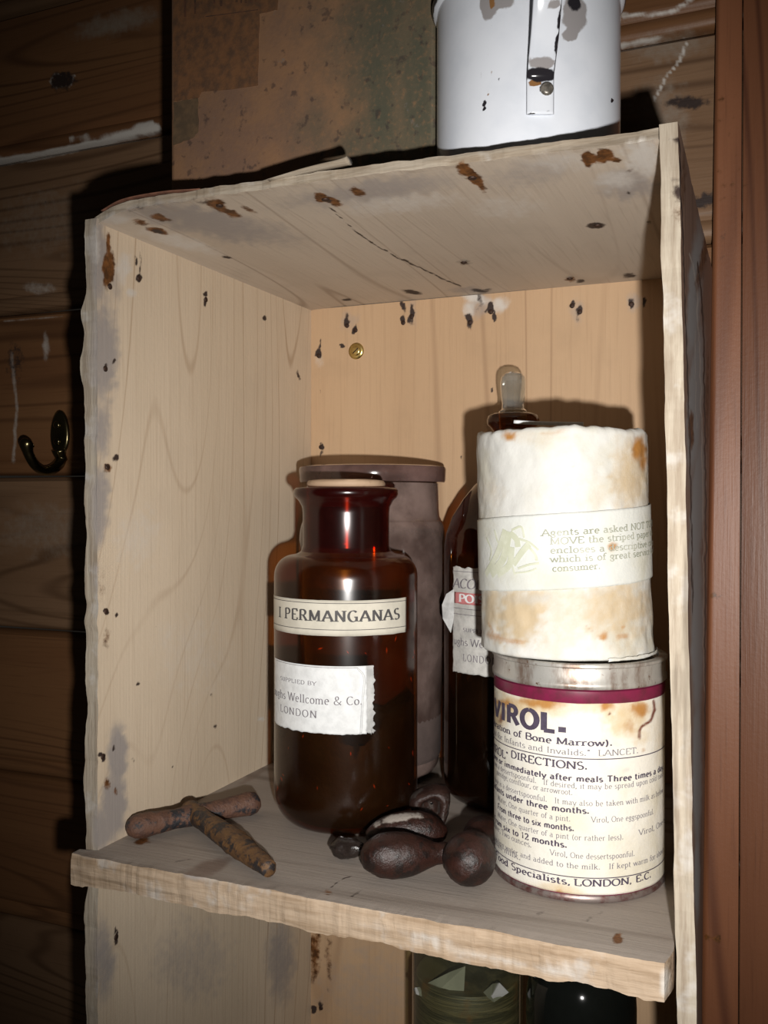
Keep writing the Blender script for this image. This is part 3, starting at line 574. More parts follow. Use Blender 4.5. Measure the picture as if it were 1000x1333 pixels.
for x, y0, y1, w_ in ((308, -6, 3, 3), (314, -6, 4, 2), (320, -8, 4, 3), (327, -8, 3, 3), (333, -8, 2, 3), (241, -8, 22, 3), (254, -8, 18, 2.4), (288, -6, 8, 3), (279, -6, 5, 2)):
    q = [onY(a, b, TY-.00065) for a, b in ((x-w_/2, y0), (x+w_/2, y0), (x+w_/2, y1), (x-w_/2, y1))]; mb.add(q, [[0, 1, 2, 3]])
for y in (16,):
    q = [onY(a, b, TY-.00065) for a, b in ((268, y+5), (268, y+6.2), (336, y-2.8), (336, y-4))]; mb.add(q, [[0, 1, 2, 3]])
mb.build('faded_print', plain('faded_black', (.12, .05, .025), .8, col2=(.05, .03, .02), vs_=160), lab1)

# ================================================================== ENAMEL MUG ON TOP
mc = np.array([.2646, .082]); mR = .0545; mz = H+.0022
mug = root('enamel_mug', 'white enamel mug with riveted strap handle and black chips, beside the rusty tin', 'mug', (*mc, mz))
def enamel():
    b = Nd('white_enamel'); raw = b.coord(); nz = b.noise(raw, 200, 5, .65)
    c = b.mix(b.ramp(b.noise(raw, 40, 4), .4, .75), (.77, .80, .86), (.70, .735, .80))
    for k, cc in (('grey', (.33, .31, .31)), ('rust', (.26, .13, .05)), ('dark', (.022, .02, .024))):
        f = b.math('ADD', b.attr(k), b.math('MULTIPLY', b.math('SUBTRACT', nz, .5), .5)); c = b.mix(b.math('MULTIPLY', b.ramp(f, .3, .5), b.ramp(b.attr(k), .05, .2)), c, cc)
    sp_ = b.n('TexVoronoi', {'Vector': raw, 'Scale': 90.}).outputs[0]; c = b.mix(b.math('MULTIPLY', b.math('SUBTRACT', 1., b.ramp(sp_, .04, .07)), b.ramp(b.noise(raw, 60, 2), .55, .65)), c, (.10, .06, .05))
    return b.done(b.bsdf(c, .13, spec=.5))
M_EN = enamel()
zr = float(onX(573, 14, mc[0]-mR*.9)[2]); zr = min(max(zr, mz+.10), mz+.15)
prof = [(mR-.006, mz), (mR-.002, mz+.0012)]+[(mR, mz+.004+(zr-mz-.008)*i/70) for i in range(71)]+[(mR+.0016, zr-.003), (mR+.003, zr-.001), (mR+.003, zr+.001), (mR+.001, zr+.0025), (mR-.001, zr+.001), (mR-.0018, zr-.003), (mR-.0022, mz+.004), (.001, mz+.003)]
V, F = lathe(prof, mc, 160, True, False); fr = front(V, mc)*(np.hypot(V[:, 0]-mc[0], V[:, 1]-mc[1]) > mR-.0015)
at = dict(grey=fr*np.maximum(blobs(V, [(636, 5, 11, 20, 5, 1), (655, 0, 14, 12, 0, .9), (748, 18, 15, 26, 4, 1), (742, 45, 10, 9, 0, .9)], .15), lines(V, [([(641, 32), (636, 65), (628, 90), (626, 102)], 3, .33), ([(640, 30), (641, 90), (636, 115), (628, 150)], 1.2, .4)])),
          dark=np.maximum(fr*blobs(V, [(748, 4, 10, 12, 0, .7), (631, 134, 3, 3, 0, .9), (649, 104, 2, 2, 0, .9), (797, 131, 2, 3, 0, .9), (632, 141, 2, 3)], .1), np.clip(1-np.abs(V[:, 2]-zr)/.004, 0, 1)*.9), rust=fr*np.maximum(blobs(V, [(641, 2, 4, 9, 0, .9)]), lines(V, [([(641, 80), (638, 112), (628, 150)], .8, .5)])))
part('body', V, F, M_EN, mug, attrs=at, auto=50)
cyM = Cyl(mc, mR); s_a, z_a = cyM.hit(703, 150); s_b, z_b = cyM.hit(704, 97); ang = s_a/mR
nv_ = np.array([math.cos(ang), math.sin(ang), 0]); tv = np.array([-math.sin(ang), math.cos(ang), 0])
base = lambda dn, z: np.array([mc[0], mc[1], 0])+nv_*(mR+dn)+np.array([0, 0, z])
hp = [base(.0008, z_a), base(.0009, (z_a+z_b)/2), base(.0011, z_b-.002), base(.006, z_b+.003), base(.018, z_b+.013), base(.029, z_b+.030), base(.032, z_b+.045), base(.026, z_b+.058), base(.012, z_b+.0625), base(.0012, z_b+.062)]
PP = spline(hp, 60); V, F = sweep(PP, [(.0075, .0011)]*61, 14, flat=tv)
at = dict(dark=np.maximum(blobs(V, [(704, 97, 20, 9, 0, 1), (687, 50, 2.5, 55, 3, 1), (710, 115, 7, 6), (692, 148, 6, 2, 0, .8), (712, 146, 8, 2, 0, .9)], .15), lines(V, [([(732, 0), (722, 90)], 1.2, .9), ([(684, 100), (682, 148)], 1.2, .5)])), rust=blobs(V, [(696, 108, 8, 4, 0, .9), (718, 120, 3, 8, 0, .6)]), grey=blobs(V, [(706, 82, 18, 9, 0, .8), (722, 5, 10, 8, 0, .8)]))
part('handle', V, F, M_EN, mug, attrs=at)
s_r, z_r = cyM.hit(711, 118); V, F = disc(cyM.at([s_r], [z_r], .0019)[0], nv_, .0036, .0018, 14); part('rivet', V, F, plain('dull_rivet', (.30, .27, .23), .35, .4, var=.6, vs_=300), mug)

# ================================================================== PERMANGANATE BOTTLE
pc = np.array([.1265, .1190]); pR = .0500
per = root('brown_glass_bottle', 'brown glass jar-bottle with two paper labels and a flat cork', 'bottle', (*pc, 0.0004))
M_AMB = thin_glass('amber_glass', (.60, .325, .11), dust=.035, dustcol=(.13, .06, .02), rough=.2)
M_AMBN = thin_glass('amber_neck_glass', (.42, .10, .055), dust=.10, dustcol=(.09, .015, .012), rough=.2)
z_sh = .1835
prof = [(.002, .006), (.028, .005), (.034, .0012)]+rnd(pR-.016, .0004, pR, .022, 10, 0)+[(pR, .022+(z_sh-.014-.022)*i/20) for i in range(1, 21)]+rnd(pR, z_sh-.014, pR-.013, z_sh+.0005, 10, 1)[1:]+[(.0345, z_sh+.0012), (.0315, z_sh+.003)]
V, F = lathe(prof, pc, 128, True, False); body = part('body', V, F, M_AMB, per, auto=80)
nr = .0302
prof = [(.0315, z_sh+.003), (nr, z_sh+.007), (nr, z_sh+.030), (nr+.0005, z_sh+.034), (nr+.003, z_sh+.0385), (.0355, z_sh+.0405), (.0364, z_sh+.0425), (.0364, z_sh+.0455), (.035, z_sh+.047), (.030, z_sh+.0474), (.0275, z_sh+.046), (.0265, z_sh+.04), (.0265, z_sh+.006)]
V, F = lathe(prof, pc, 128, False, False); part('neck', V, F, M_AMBN, per, auto=80)
V, F = lathe([(.0255, z_sh+.034), (.0260, z_sh+.0475), (.0272, z_sh+.0485), (.0274, z_sh+.0505), (.0262, z_sh+.0522), (.02, z_sh+.0528)], pc, 64); V[:, 2] += (fbm(V*120, 5)-.5)*.0012*(V[:, 2] > z_sh+.045)
part('cork', V, F, wood('cork', (.50, .35, .23), (.42, .29, .19), (.20, .10, .06), 'x', rings=2, fine=.5, seed=8.), per, auto=50)
# dark crystal crust inside the lower half
a = np.linspace(0, 2*np.pi, 96, endpoint=False); ri = pR-.0022; prof = rnd(ri-.018, .003, ri, .022, 8, 0)+[(ri, .03), (ri, .04), (ri, .05), (ri, .062), (ri-.0002, .078)]
V, F = lathe(prof, pc, 96); top = np.arange(len(V)) >= len(V)-96; ang_ = np.arctan2(V[:, 1]-pc[1], V[:, 0]-pc[0]); V[top, 2] += (fbm(np.stack([np.cos(ang_[top])*2.5+5, np.sin(ang_[top])*2.5+5], -1), 31)-.5)*.05
part('crystal_residue', V, F, plain('permanganate_crust', (.003, .0015, .001), .7, col2=(.007, .003, .002), vs_=150, bump=.8), per)
mb = MB()
for i in range(42):
    th = rng.random()*2*np.pi; z = .018+rng.random()**1.3*.14; r_ = pR-.0016; c = np.array([pc[0]+r_*math.cos(th), pc[1]+r_*math.sin(th), z]); s = .0005+rng.random()*.0009
    t_ = np.array([-math.sin(th), math.cos(th), 0]); q = rng.random()*3; u_ = t_*math.cos(q)+np.array([0, 0, 1])*math.sin(q); w_ = np.cross(u_, [math.cos(th), math.sin(th), 0])
    mb.add([c-u_*s*1.8, c-w_*s*.5, c+u_*s*1.8, c+w_*s*.5, c-np.array([math.cos(th), math.sin(th), 0])*s*.6], [[0, 1, 2, 3], [0, 1, 4], [1, 2, 4], [2, 3, 4], [3, 0, 4]])
cr = mb.build('crystals', plain('red_crystals', (.60, .13, .03), .15, var=.4, vs_=300), per, smooth=False, label='tiny red-orange crystals'); cr['kind'] = 'stuff'
cyP = Cyl(pc, pR)
M_PAP = plain('aged_paper', (.60, .56, .47), .8, var=.16, vs_=70, bump=.25); M_PAPW = plain('white_label', (.72, .73, .73), .85, var=.14, vs_=160, bump=.5); M_PAPG = plain('grey_label', (.50, .50, .49), .85, var=.3, vs_=120, bump=.5)
sl, _ = cyP.hit(360.5, 780); sr, zt = cyP.hit(528.5, 777.5); _, zbm = cyP.hit(528, 822.5); sl -= .010
V, F = patch(cyP, sl, sr, zbm, zt, .0004, 60, 8, .0003, 2); la = part('name_label', V, F, M_PAP, per, label='narrow cream printed label')
mb = MB(); t = 'I PERMANGANAS'
print_line(cyP, mb, t, 2, (372.6, 801.8), len(t)-1, (518.7, 805.6), h_px=14.2, thick=.2, thin=.075, serif=.13, ws=.95, track=.14)
_, z1 = cyP.hit(525, 781.8); _, z2 = cyP.hit(525, 815.2); strip(cyP, mb, sl+.003, sr-.0004, z1, z1, .0004); strip(cyP, mb, sl+.003, sr-.0004, z2, z2, .0004)
mb.build('lettering', M_INK, la, smooth=False)
sl, zt0 = cyP.hit(360.8, 860); sl -= .006; sr, zt = cyP.hit(478, 866.5); _, zbm = cyP.hit(470, 955.5)
V, F = patch(cyP, sl, sr, zbm, zt, .0004, 60, 40, .0010, 5, 'lrb'); lb = part('supplier_label', V, F, M_PAPW, per, label='white torn supplier label')
s2, _ = cyP.hit(474, 900); s3, _ = cyP.hit(487, 900); V, F = patch(cyP, s2, s3, zbm+.0005, zt, .0003, 14, 50, .0022, 9, 'rb'); part('torn_edge', V, F, M_PAPG, lb)
sf, zf1 = cyP.hit(473.5, 874); sf2, zf2 = cyP.hit(469.5, 955); V, F = sweep(spline([cyP.at([sf-.004], [zf1+.002], .0006)[0], cyP.at([sf], [zf1-.004], .0009)[0], cyP.at([(sf+sf2)/2], [(zf1+zf2)/2], .001)[0], cyP.at([sf2], [zf2], .0008)[0]], 30), .00065, 6); part('fold', V, F, M_PAPW, lb)
mb = MB()
print_line(cyP, mb, 'SUPPLIED BY', 0, (366.5, 885.5), 10, (411.8, 892.3), h_px=5, thick=.15, thin=.09, serif=.08, ws=1.1, track=.12)
t = 'Burroughs Wellcome & Co.'; print_line(cyP, mb, t, idx(t, 'W'), (376.5, 908.5), len(t)-1, (471, 917), h_px=10.8, thick=.13, thin=.06, serif=.08, clip=(sl, 9), track=.07)
print_line(cyP, mb, 'LONDON', 0, (366.5, 927), 5, (412, 934.6), h_px=9, thick=.14, thin=.07, serif=.1, track=.2)
_, z1 = cyP.hit(440, 869.5); strip(cyP, mb, sl+.006, sr-.006, z1+.0002, z1, .0003)
mb.build('lettering', M_INKL, lb, smooth=False)

# ================================================================== PURPLE-BROWN LIDDED JAR BEHIND
jc = np.array([.0985, .2288]); jR = .0600
jar = root('lidded_glass_jar', 'tall dusty purple-brown glass jar with flat round lid behind the labelled bottle', 'jar', (*jc, .0004))
M_JAR = thin_glass('dusty_glass', (.60, .48, .44), dust=.62, dustcol=(.28, .20, .175), rough=.08)
def jp(z): return jR*(.90+.10*min(1, z/.14))
M_LID = thin_glass('lid_glass', (.56, .42, .37), dust=.6, dustcol=(.21, .13, .115), rough=.12)
prof = [(.002, .004), (.03, .003)]+rnd(jp(0)-.014, .0004, jp(.016), .016, 8, 0)+[(jp(z), z) for z in np.linspace(.02, .186, 16)]+rnd(jR, .186, .0555, .2065, 8, 1)[1:]+[(.0545, .210), (.0540, .216), (.0540, .236), (.0525, .2365), (.051, .232)]
V, F = lathe(prof, jc, 128, True, False); part('body', V, F, M_JAR, jar, auto=70)
V, F = lathe([(.050, .2370), (.0588, .2370), (.0596, .2385), (.0600, .2475), (.0594, .2492), (.055, .2500), (.03, .2508), (.002, .251)], jc, 128); part('lid', V, F, M_LID, jar, auto=40)
V, F = lathe([(jR-.009, .006), (jR-.004, .02), (jR-.003, .185), (jR-.006, .196)], jc, 64, True, True); part('contents', V, F, plain('dusty_contents', (.12, .085, .075), .8, var=.4, vs_=30), jar)

# ================================================================== STOPPERED BOTTLE
ac = np.array([.2212, .2105]); aR = .0512
aco = root('stoppered_bottle', 'dark brown glass bottle with torn white label and clear glass stopper', 'bottle', (*ac, .0004))
M_DAMB = thin_glass('dark_amber_glass', (.42, .22, .08), dust=.05, dustcol=(.10, .045, .02), rough=.05)
prof = [(.002, .004), (.03, .003)]+rnd(aR-.012, .0004, aR, .014, 8, 0)+[(aR, z) for z in np.linspace(.02, .188, 14)]+[(aR-.0012, .197), (aR-.006, .210), (aR-.014, .223), (aR-.022, .233), (aR-.030, .241), (.0165, .250), (.0150, .258), (.0148, .274), (.0165, .2765), (.0192, .279), (.0196, .282), (.0185, .2855), (.015, .287), (.011, .2868)]
V, F = lathe(prof, ac, 128, True, False); part('body', V, F, M_DAMB, aco, auto=60)
V, F = lathe(rnd(aR-.016, .003, aR-.002, .015, 6, 0)+[(aR-.002, .13), (aR-.002, .148), (aR-.006, .1485)], ac, 96); part('contents', V, F, plain('black_tincture', (.002, .002, .002), .3, var=.1), aco, auto=40)
V, F = lathe([(.0095, .268), (.0105, .2868), (.0105, .289), (.0085, .2905), (.0082, .294), (.0090, .300), (.0095, .306), (.0095, .311), (.0088, .3142), (.0070, .3166), (.004, .318), (.0008, .3184)], ac, 20, True, True)
st = part('stopper', V, F, thin_glass('clear_glass', (.80, .82, .80), dust=.16, dustcol=(.6, .61, .6), rough=.05, refl=2.2), aco, label='clear glass stopper', smooth=False)
cyA = Cyl(ac, aR)
s0, zt = cyA.hit(594, 738); s1 = s0+.075; _, zbm = cyA.hit(625, 880)
V, F = patch(cyA, s0-.004, s1, zbm, zt, .0004, 70, 60, .0016, 12, 'lbt'); ll = part('label', V, F, plain('torn_label', (.52, .51, .48), .85, var=.28, vs_=140, bump=.5), aco, label='torn white printed label')
sf, zf = cyA.hit(590, 795)
fl = np.array([cyA.at([sf+.0018], [zf+.016], .0004)[0], cyA.at([sf+.002], [zf-.004], .0004)[0], cyA.at([sf-.001], [zf-.016], .0015)[0], cyA.at([sf-.0045], [zf-.006], .006)[0], cyA.at([sf-.0048], [zf+.004], .0065)[0], cyA.at([sf-.003], [zf+.012], .004)[0]])
ctr = fl.mean(0)+[0, -.001, 0]; V = np.concatenate([fl, [ctr], fl+[.0002, .0004, 0], [ctr+[.0002, .0004, 0]]]); F = [[i, (i+1) % 6, 6] for i in range(6)]+[[7+(i+1) % 6, 7+i, 13] for i in range(6)]+[[i, (i+1) % 6, 7+(i+1) % 6, 7+i] for i in range(6)]
part('peeling_flap', V, F, M_PAPG, ll, smooth=False)
V, F = patch(cyA, *sorted([cyA.hit(592.5, 778)[0], s1-.004]), cyA.hit(605, 786.5)[1], cyA.hit(605, 771.5)[1], .0006, 30, 6, .0004, 3); rb = part('red_panel', V, F, plain('pink_print', (.55, .19, .19), .8, var=.2, vs_=150), ll, label='red panel printed on label')
mb = MB(); t = 'ACONITE'; print_line(cyA, mb, t, 0, (591.5, 765.2), 2, (618.5, 767), h_px=12.2, thick=.17, thin=.05, serif=.1, slant=.15, track=.0)
for y in (744.5, 793, 800.5):
    z = cyA.hit(608, y)[1]; strip(cyA, mb, cyA.hit(590, 780)[0], s1-.002, z, z, .0004)
t = 'SUPPLIED BY'; print_line(cyA, mb, t, 0, (604, 822), 2, (616, 823.5), h_px=4.6, thick=.15, thin=.09, serif=.08)
t = 'Burroughs Wellcome'; print_line(cyA, mb, t, idx(t, 'oughs'), (588.5, 838.5), idx(t, ' ')-1, (609, 841), h_px=9.5, thick=.13, thin=.07, serif=.08, clip=(s0-.002, 9))
t = 'LONDON'; print_line(cyA, mb, t, 0, (604, 860.5), 3, (630, 863.5), h_px=9, thick=.14, thin=.07, serif=.1, track=.2)
mb.build('lettering', M_INKL, ll, smooth=False)
mb = MB(); print_line(cyA, mb, 'POISON', 0, (599.5, 783.6), 1, (617, 785), h_px=10, thick=.22, thin=.12, serif=.08, off=.0009); mb.build('white_lettering', M_PAPW, ll, smooth=False)

# ================================================================== LABELLED FOOD TIN
vc = np.array([.2944, .0902]); vR = .0498
vir = root('food_tin', 'round tin with cream paper label of purple print, standing under the paper-wrapped tin', 'tin', (*vc, .0004))
M_RED = plain('maroon_paint', (.16, .012, .045), .35, col2=(.10, .015, .03), vs_=120); M_RIM = plain('rusty_rim', (.24, .20, .185), .4, .6, col2=(.13, .045, .04), vs_=160)
V, F = lathe([(vR-.003, .0008), (vR+.0002, .0004), (vR+.0008, .0012), (vR+.0008, .003), (vR, .0042)], vc, 128, True, False); part('base_rim', V, F, M_RIM, vir, auto=50)
V, F = lathe([(vR-.0004, .0032), (vR-.0004, .117)], vc, 128, False, True); part('body', V, F, M_RED, vir, auto=50)
V, F = lathe([(vR, .1095), (vR+.0005, .1105), (vR+.0005, .1165), (vR-.001, .1175)], vc, 128, False, False); part('band', V, F, M_RED, vir, auto=50, label='maroon painted band')
def tinlid():
    b = Nd('dull_tinplate'); raw = b.coord(); st = b.coord((1, 1, .35)); n1 = b.noise(st, 60, 5, .65)
    c = b.mix(b.ramp(n1, .42, .66), (.50, .485, .45), (.20, .135, .10)); c = b.mix(b.ramp(b.noise(raw, 200, 5, .7), .58, .7), c, (.14, .06, .025))
    return b.done(b.bsdf(c, .38, b.bump(n1, .25, .0006), metal=.55, spec=.5))
M_LIDT = tinlid()
prof = [(vR+.0006, .1175), (vR+.0014, .1182), (vR+.0014, .1205), (vR+.0006, .1215), (vR+.0006, .1290), (vR+.0016, .1297), (vR+.0016, .1312), (vR+.0004, .1318), (vR-.003, .1315), (vR-.004, .1300), (.002, .1300)]
V, F = lathe(prof, vc, 160, False, True); part('lid', V, F, M_LIDT, vir, auto=50, label='dull tinplate lid')
cyV = Cyl(vc, vR)
def labelmat(name, base, tan, keys):
    b = Nd(name); raw = b.coord(); nz = b.noise(raw, 130, 5, .65); c = b.mix(b.ramp(b.noise(raw, 35, 5), .42, .72), base, tuple(x*y for x, y in zip(base, (.9, .87, .78))))
    for k, cc in (('tan', tan), ('grey', (.42, .41, .38)), ('rust', (.36, .165, .04)), ('dark', (.13, .035, .02))):
        f = b.math('ADD', b.attr(k), b.math('MULTIPLY', b.math('SUBTRACT', nz, .5), .6)); c = b.mix(b.math('MULTIPLY', b.ramp(f, .05, .95), b.ramp(b.attr(k), .03, .2)), c, cc)
    return b.done(b.bsdf(c, .62, b.bump(b.noise(raw, 90, 5, .6), .55, .0012), spec=.3))
V, F = patch(cyV, -math.pi*vR, math.pi*vR*.999, .0048, .1100, .0003, 220, 90, .0004, 4, 'tb'); fr = front(V, vc)
at = dict(tan=fr*blobs(V, [(690, 918, 60, 16, 5, .8), (820, 935, 36, 30, -10, .7), (770, 920, 60, 10, 0, .6), (730, 1160, 40, 10, 10, .6), (860, 960, 10, 50, 0, .4), (650, 930, 12, 20, 0, .8)]), rust=fr*np.maximum(blobs(V, [(705, 915, 34, 7, 6, .8), (790, 918, 8, 8, 0, .9), (832, 924, 14, 9, 0, .8), (820, 945, 8, 10, 0, .5), (728, 1163, 6, 4, 0, .7), (838, 976, 3, 2, 0, .5), (655, 915, 16, 6, 10, .7)]), 0),
          dark=fr*np.maximum(lines(V, [([(850, 912), (852, 925), (846, 938), (836, 945), (832, 952), (833, 960)], 2., .95)]), blobs(V, [(654, 932, 3.5, 10, 15, .8), (794, 929, 2, 1.5)])), grey=fr*blobs(V, [(815, 1003, 6, 4, -30, .4), (700, 1160, 20, 8, 0, .3), (760, 940, 50, 20, 0, .15)]))
lv = part('paper_label', V, F, labelmat('cream_label', (.66, .635, .57), (.52, .40, .235), 0), vir, attrs=at, label='cream printed paper label')
mb = MB(); SANS = dict(serif=0, nib=15); ED = cyV.hit(643.5, 1000)[0]-.006, cyV.hit(866, 1000)[0]+.012
pl = lambda t, a, p0, b, p1, h, **k: print_line(cyV, mb, t, idx(t, a), p0, idx(t, b)+len(b)-1, p1, h_px=h, clip=ED, off=.0007, **k)
pl('VIROL.', 'ROL', (662.5, 945.5), 'ROL.', (734.5, 953.3), 23.5, thick=.28, thin=.22, serif=0, track=.12)
BW = dict(thick=.21, thin=.11, serif=.10, ws=1.25, track=.06); BS = dict(thick=.2, thin=.16, serif=0, track=.07); LT = dict(thick=.12, thin=.06, serif=.08, track=.05)
pl('(A Preparation of Bone Marrow).', 'of', (670.5, 960.5), 'Marrow).', (796, 970.5), 8.6, **BW)
pl('"DIRECTIONS.'[1:], 'D', (667, 991.5), '.', (764, 1001.5), 9.6, **BW); pl('"VIROL"', '"VIROL', (627, 976), '"VIROL', (659, 987.5), 9.6, **BW)
pl('Before or immediately after meals Three times a day,', 'immediately', (658.7, 997.5), 'times', (846.5, 1009.2), 7.6, **BS)
pl('Infants under three months.', 'under', (660.5, 1045.5), 'months.', (766.3, 1058.8), 7.6, **BS)
pl('From three to six months.', 'to', (683, 1072.5), 'months.', (747, 1081.5), 7.6, **BS)
pl('From six to 12 months.', '12', (680.5, 1093), 'months.', (737.8, 1103), 7.6, **BS)
t = '& Food Specialists,'; pl(t, 'Specialists', (667.5, 1136), 'Specialists,', (742, 1151.3), 8.6, **BW)
pl('LONDON, E.C.', 'LONDON', (748.5, 1152), 'C.', (846, 1147.5), 8.6, **BW)
for y in (987.8, 1142.5):
    z = cyV.hit(764, y)[1]; strip(cyV, mb, ED[0], ED[1], z, z, .0005, .0007)
mb.build('bold_lettering', M_INKB, lv, smooth=False)
mb = MB()
pl('Ideal for Infants and Invalids."  LANCET.', 'Infants', (658.5, 971), 'LANCET.', (829.5, 980), 7.8, **LT)
pl('taken a dessertspoonful.   If desired, it may be spread upon cold toast', 'If', (708.6, 1021), 'upon', (841.8, 1024.5), 7.2, **LT)
pl('porridge, cornflour, or arrowroot.', 'or arrow', (695.3, 1031.5), 'arrowroot.', (745, 1034.5), 7.2, **{**LT})
pl('dose is a dessertspoonful.   It may also be taken with milk as below', 'It', (723, 1045), 'with', (829, 1046.5), 7.2, **LT)
pl('Water, One quarter of a pint.', 'quarter', (677, 1060), 'pint.', (742.5, 1069), 7.2, **LT); pl('Virol, One eggspoonful.', 'V', (770, 1070), 'ful.', (849.5, 1063.5), 7.2, **LT)
pl('Water, One quarter of a pint (or rather less).', 'of', (706, 1086.5), 'less).', (810.5, 1092.5), 7.2, **LT); pl('Virol, One eggspoonful', 'V', (831, 1087), 'One', (861, 1074), 7.2, **LT)
pl('Water, Two ounces.', 'Two', (655, 1090.5), 'ounces.', (692.5, 1103), 7.2, **LT); pl('Virol, One dessertspoonful.', 'V', (717, 1112.3), 'ful.', (825, 1113.5), 7.2, **LT)
pl('boiling water and added to the milk.   If kept warm for about', 'and', (679, 1115), 'warm', (842, 1122), 7.2, **LT)
pl('than milk.', 'than', (646, 1107), 'milk.', (678.5, 1119.5), 7.2, **LT)
mb.build('fine_lettering', plain('grey_violet_ink', (.19, .175, .20), .7, var=.3, vs_=300), lv, smooth=False)

# ================================================================== PAPER-WRAPPED TIN ON TOP OF IT
wz0, wz1 = .1322, .2625; wlean = np.array([-.030, .004]); wc = np.array([.2868, .0915]); wR = .0505
wrp = root('wrapped_tin', 'tin wrapped in stained white paper with printed band, on top of another tin', 'wrapped tin', (*wc, wz0))
def wrapmesh():
    prof = [(.002, wz0+.0012), (wR-.006, wz0+.0006), (wR-.001, wz0+.0004)]+[(wR, z) for z in np.linspace(wz0+.0015, wz1-.0025, 90)]+[(wR-.0008, wz1-.0008), (wR-.003, wz1), (wR-.012, wz1-.0015), (wR-.03, wz1-.0022), (.002, wz1-.002)]
    V, F = lathe(prof, (0, 0), 200); a = np.arctan2(V[:, 1], V[:, 0]); r_ = np.hypot(V[:, 0], V[:, 1]); z = V[:, 2]
    q = np.stack([np.cos(a)*3+9, np.sin(a)*3+9, z*40], -1); k = (fbm(q*1.3, 41, 4)-.5)*(.0022-.0016*np.exp(-((z-.195)/.026)**4))+(np.abs(fbm(np.stack([np.cos(a)*5+9, np.sin(a)*5+9, z*55+a*2], -1), 47, 3)-.5)-.1)*-.0016
    side = (r_ > wR-.004); r2 = r_+np.where(side, k, 0); rimz = np.clip((z-(wz1-.012))/.012, 0, 1)
    z2 = z+rimz*((fbm(np.stack([np.cos(a)*4+3, np.sin(a)*4+3], -1), 51, 3)-.5)*.006)*(r_ > .02)+np.where(~side & (z > .2), (fbm(V*150, 8)-.5)*.004, 0)
    low = np.clip((wz0+.01-z)/.01, 0, 1); r2 = r2+side*low*.0012*fbm(np.stack([np.cos(a)*8+3, np.sin(a)*8+3], -1), 61)
    V = np.stack([r2*np.cos(a), r2*np.sin(a), z2], -1); V[:, :2] += wc+wlean*(V[:, 2:3]-wz0); return V, F
V, F = wrapmesh(); fr = front(V, wc)
at = dict(tan=fr*blobs(V, [(680, 800, 34, 40, 10, .9), (640, 790, 14, 34, 0, .7), (800, 790, 60, 45, 0, .75), (730, 800, 60, 40, 0, .45), (820, 620, 26, 50, 5, .75), (640, 640, 20, 20, 0, .35), (770, 640, 30, 30, 0, .3), (700, 570, 50, 12, 0, .4), (845, 690, 10, 60, 0, .5)]),
          rust=fr*np.maximum(blobs(V, [(663, 568, 10, 8, 10, .85), (832, 585, 9, 16, 10, .95), (838, 600, 6, 12, 0, .8), (786, 829, 7, 6, 0, .75), (812, 829, 9, 5, 0, .6), (812, 816, 3, 3, 0, .6), (650, 830, 22, 5, 15, .6), (720, 563, 20, 4, -8, .45), (670, 835, 16, 4, 0, .6)]), lines(V, [([(636, 812), (645, 828), (660, 835)], 2, .5)])),
          grey=fr*blobs(V, [(690, 780, 36, 7, -5, .45), (650, 620, 26, 30, 0, .2), (770, 772, 30, 6, -5, .35), (680, 600, 30, 30, 0, .2), (790, 560, 40, 5, 0, .3)]), dark=fr*np.maximum(lines(V, [([(716, 609), (760, 606)], .8, .35), ([(762, 813), (775, 826)], .7, .4)]), 0))
M_WRAP = labelmat('wrapping_paper', (.56, .555, .525), (.46, .36, .23), 0)
part('paper_wrap', V, F, M_WRAP, wrp, attrs=at)
cyW = Cyl(wc, wR+.0004, wlean, wz0)
sL, zLt = cyW.hit(640, 674.5); sRr, zRt = cyW.hit(838, 658.5); _, zLb = cyW.hit(640, 768.5); _, zRb = cyW.hit(838, 755.5)
skew = ((zRt+zRb)-(zLt+zLb))/2/(sRr-sL); zt = ((zLt+zRt)/2); zbm = ((zLb+zRb)/2); cen = (sL+sRr)/2; half = .098
V, F = patch(cyW, cen-half, cen+half, zbm, zt, .0007, 160, 30, .0003, 21, 'tb', skew=skew)
fr = front(V, wc); at = dict(tan=fr*blobs(V, [(640, 700, 20, 40, 0, .15)]), rust=fr*blobs(V, [(798, 712, 6, 6, 0, .75)]))
bd = part('band', V, F, labelmat('band_paper', (.57, .58, .55), (.46, .36, .23), 0), wrp, attrs=at, label='white paper band with printed notice')
mb = MB(); TY_ = dict(thick=.15, thin=.09, serif=.12, ws=1.1, track=.05, off=.0014)
def pw(t, a, p0, b, p1, h): print_line(cyW, mb, t, idx(t, a), p0, idx(t, b)+len(b)-1, p1, h_px=h, clip=(cen-half, cen+half), **TY_)
pw('Agents are asked NOT TO RE-', 'A', (707, 698), 'NOT', (836, 688), 8.6); pw('MOVE the striped paper as it', 'M', (718, 709), 'striped', (823, 701.5), 8.6)
pw('encloses a descriptive circular', 'e', (718, 720.5), 'descriptive', (839, 712), 8.6); pw('which is of great service to the', 'w', (718, 732), 'great', (818, 725.8), 8.6); pw('consumer.', 'c', (720.5, 744), '.', (780, 740.5), 8.6)
mb.build('lettering', plain('green_grey_ink', (.22, .23, .175), .8, col2=(.44, .445, .38), vs_=45), bd, smooth=False)
mb = MB()
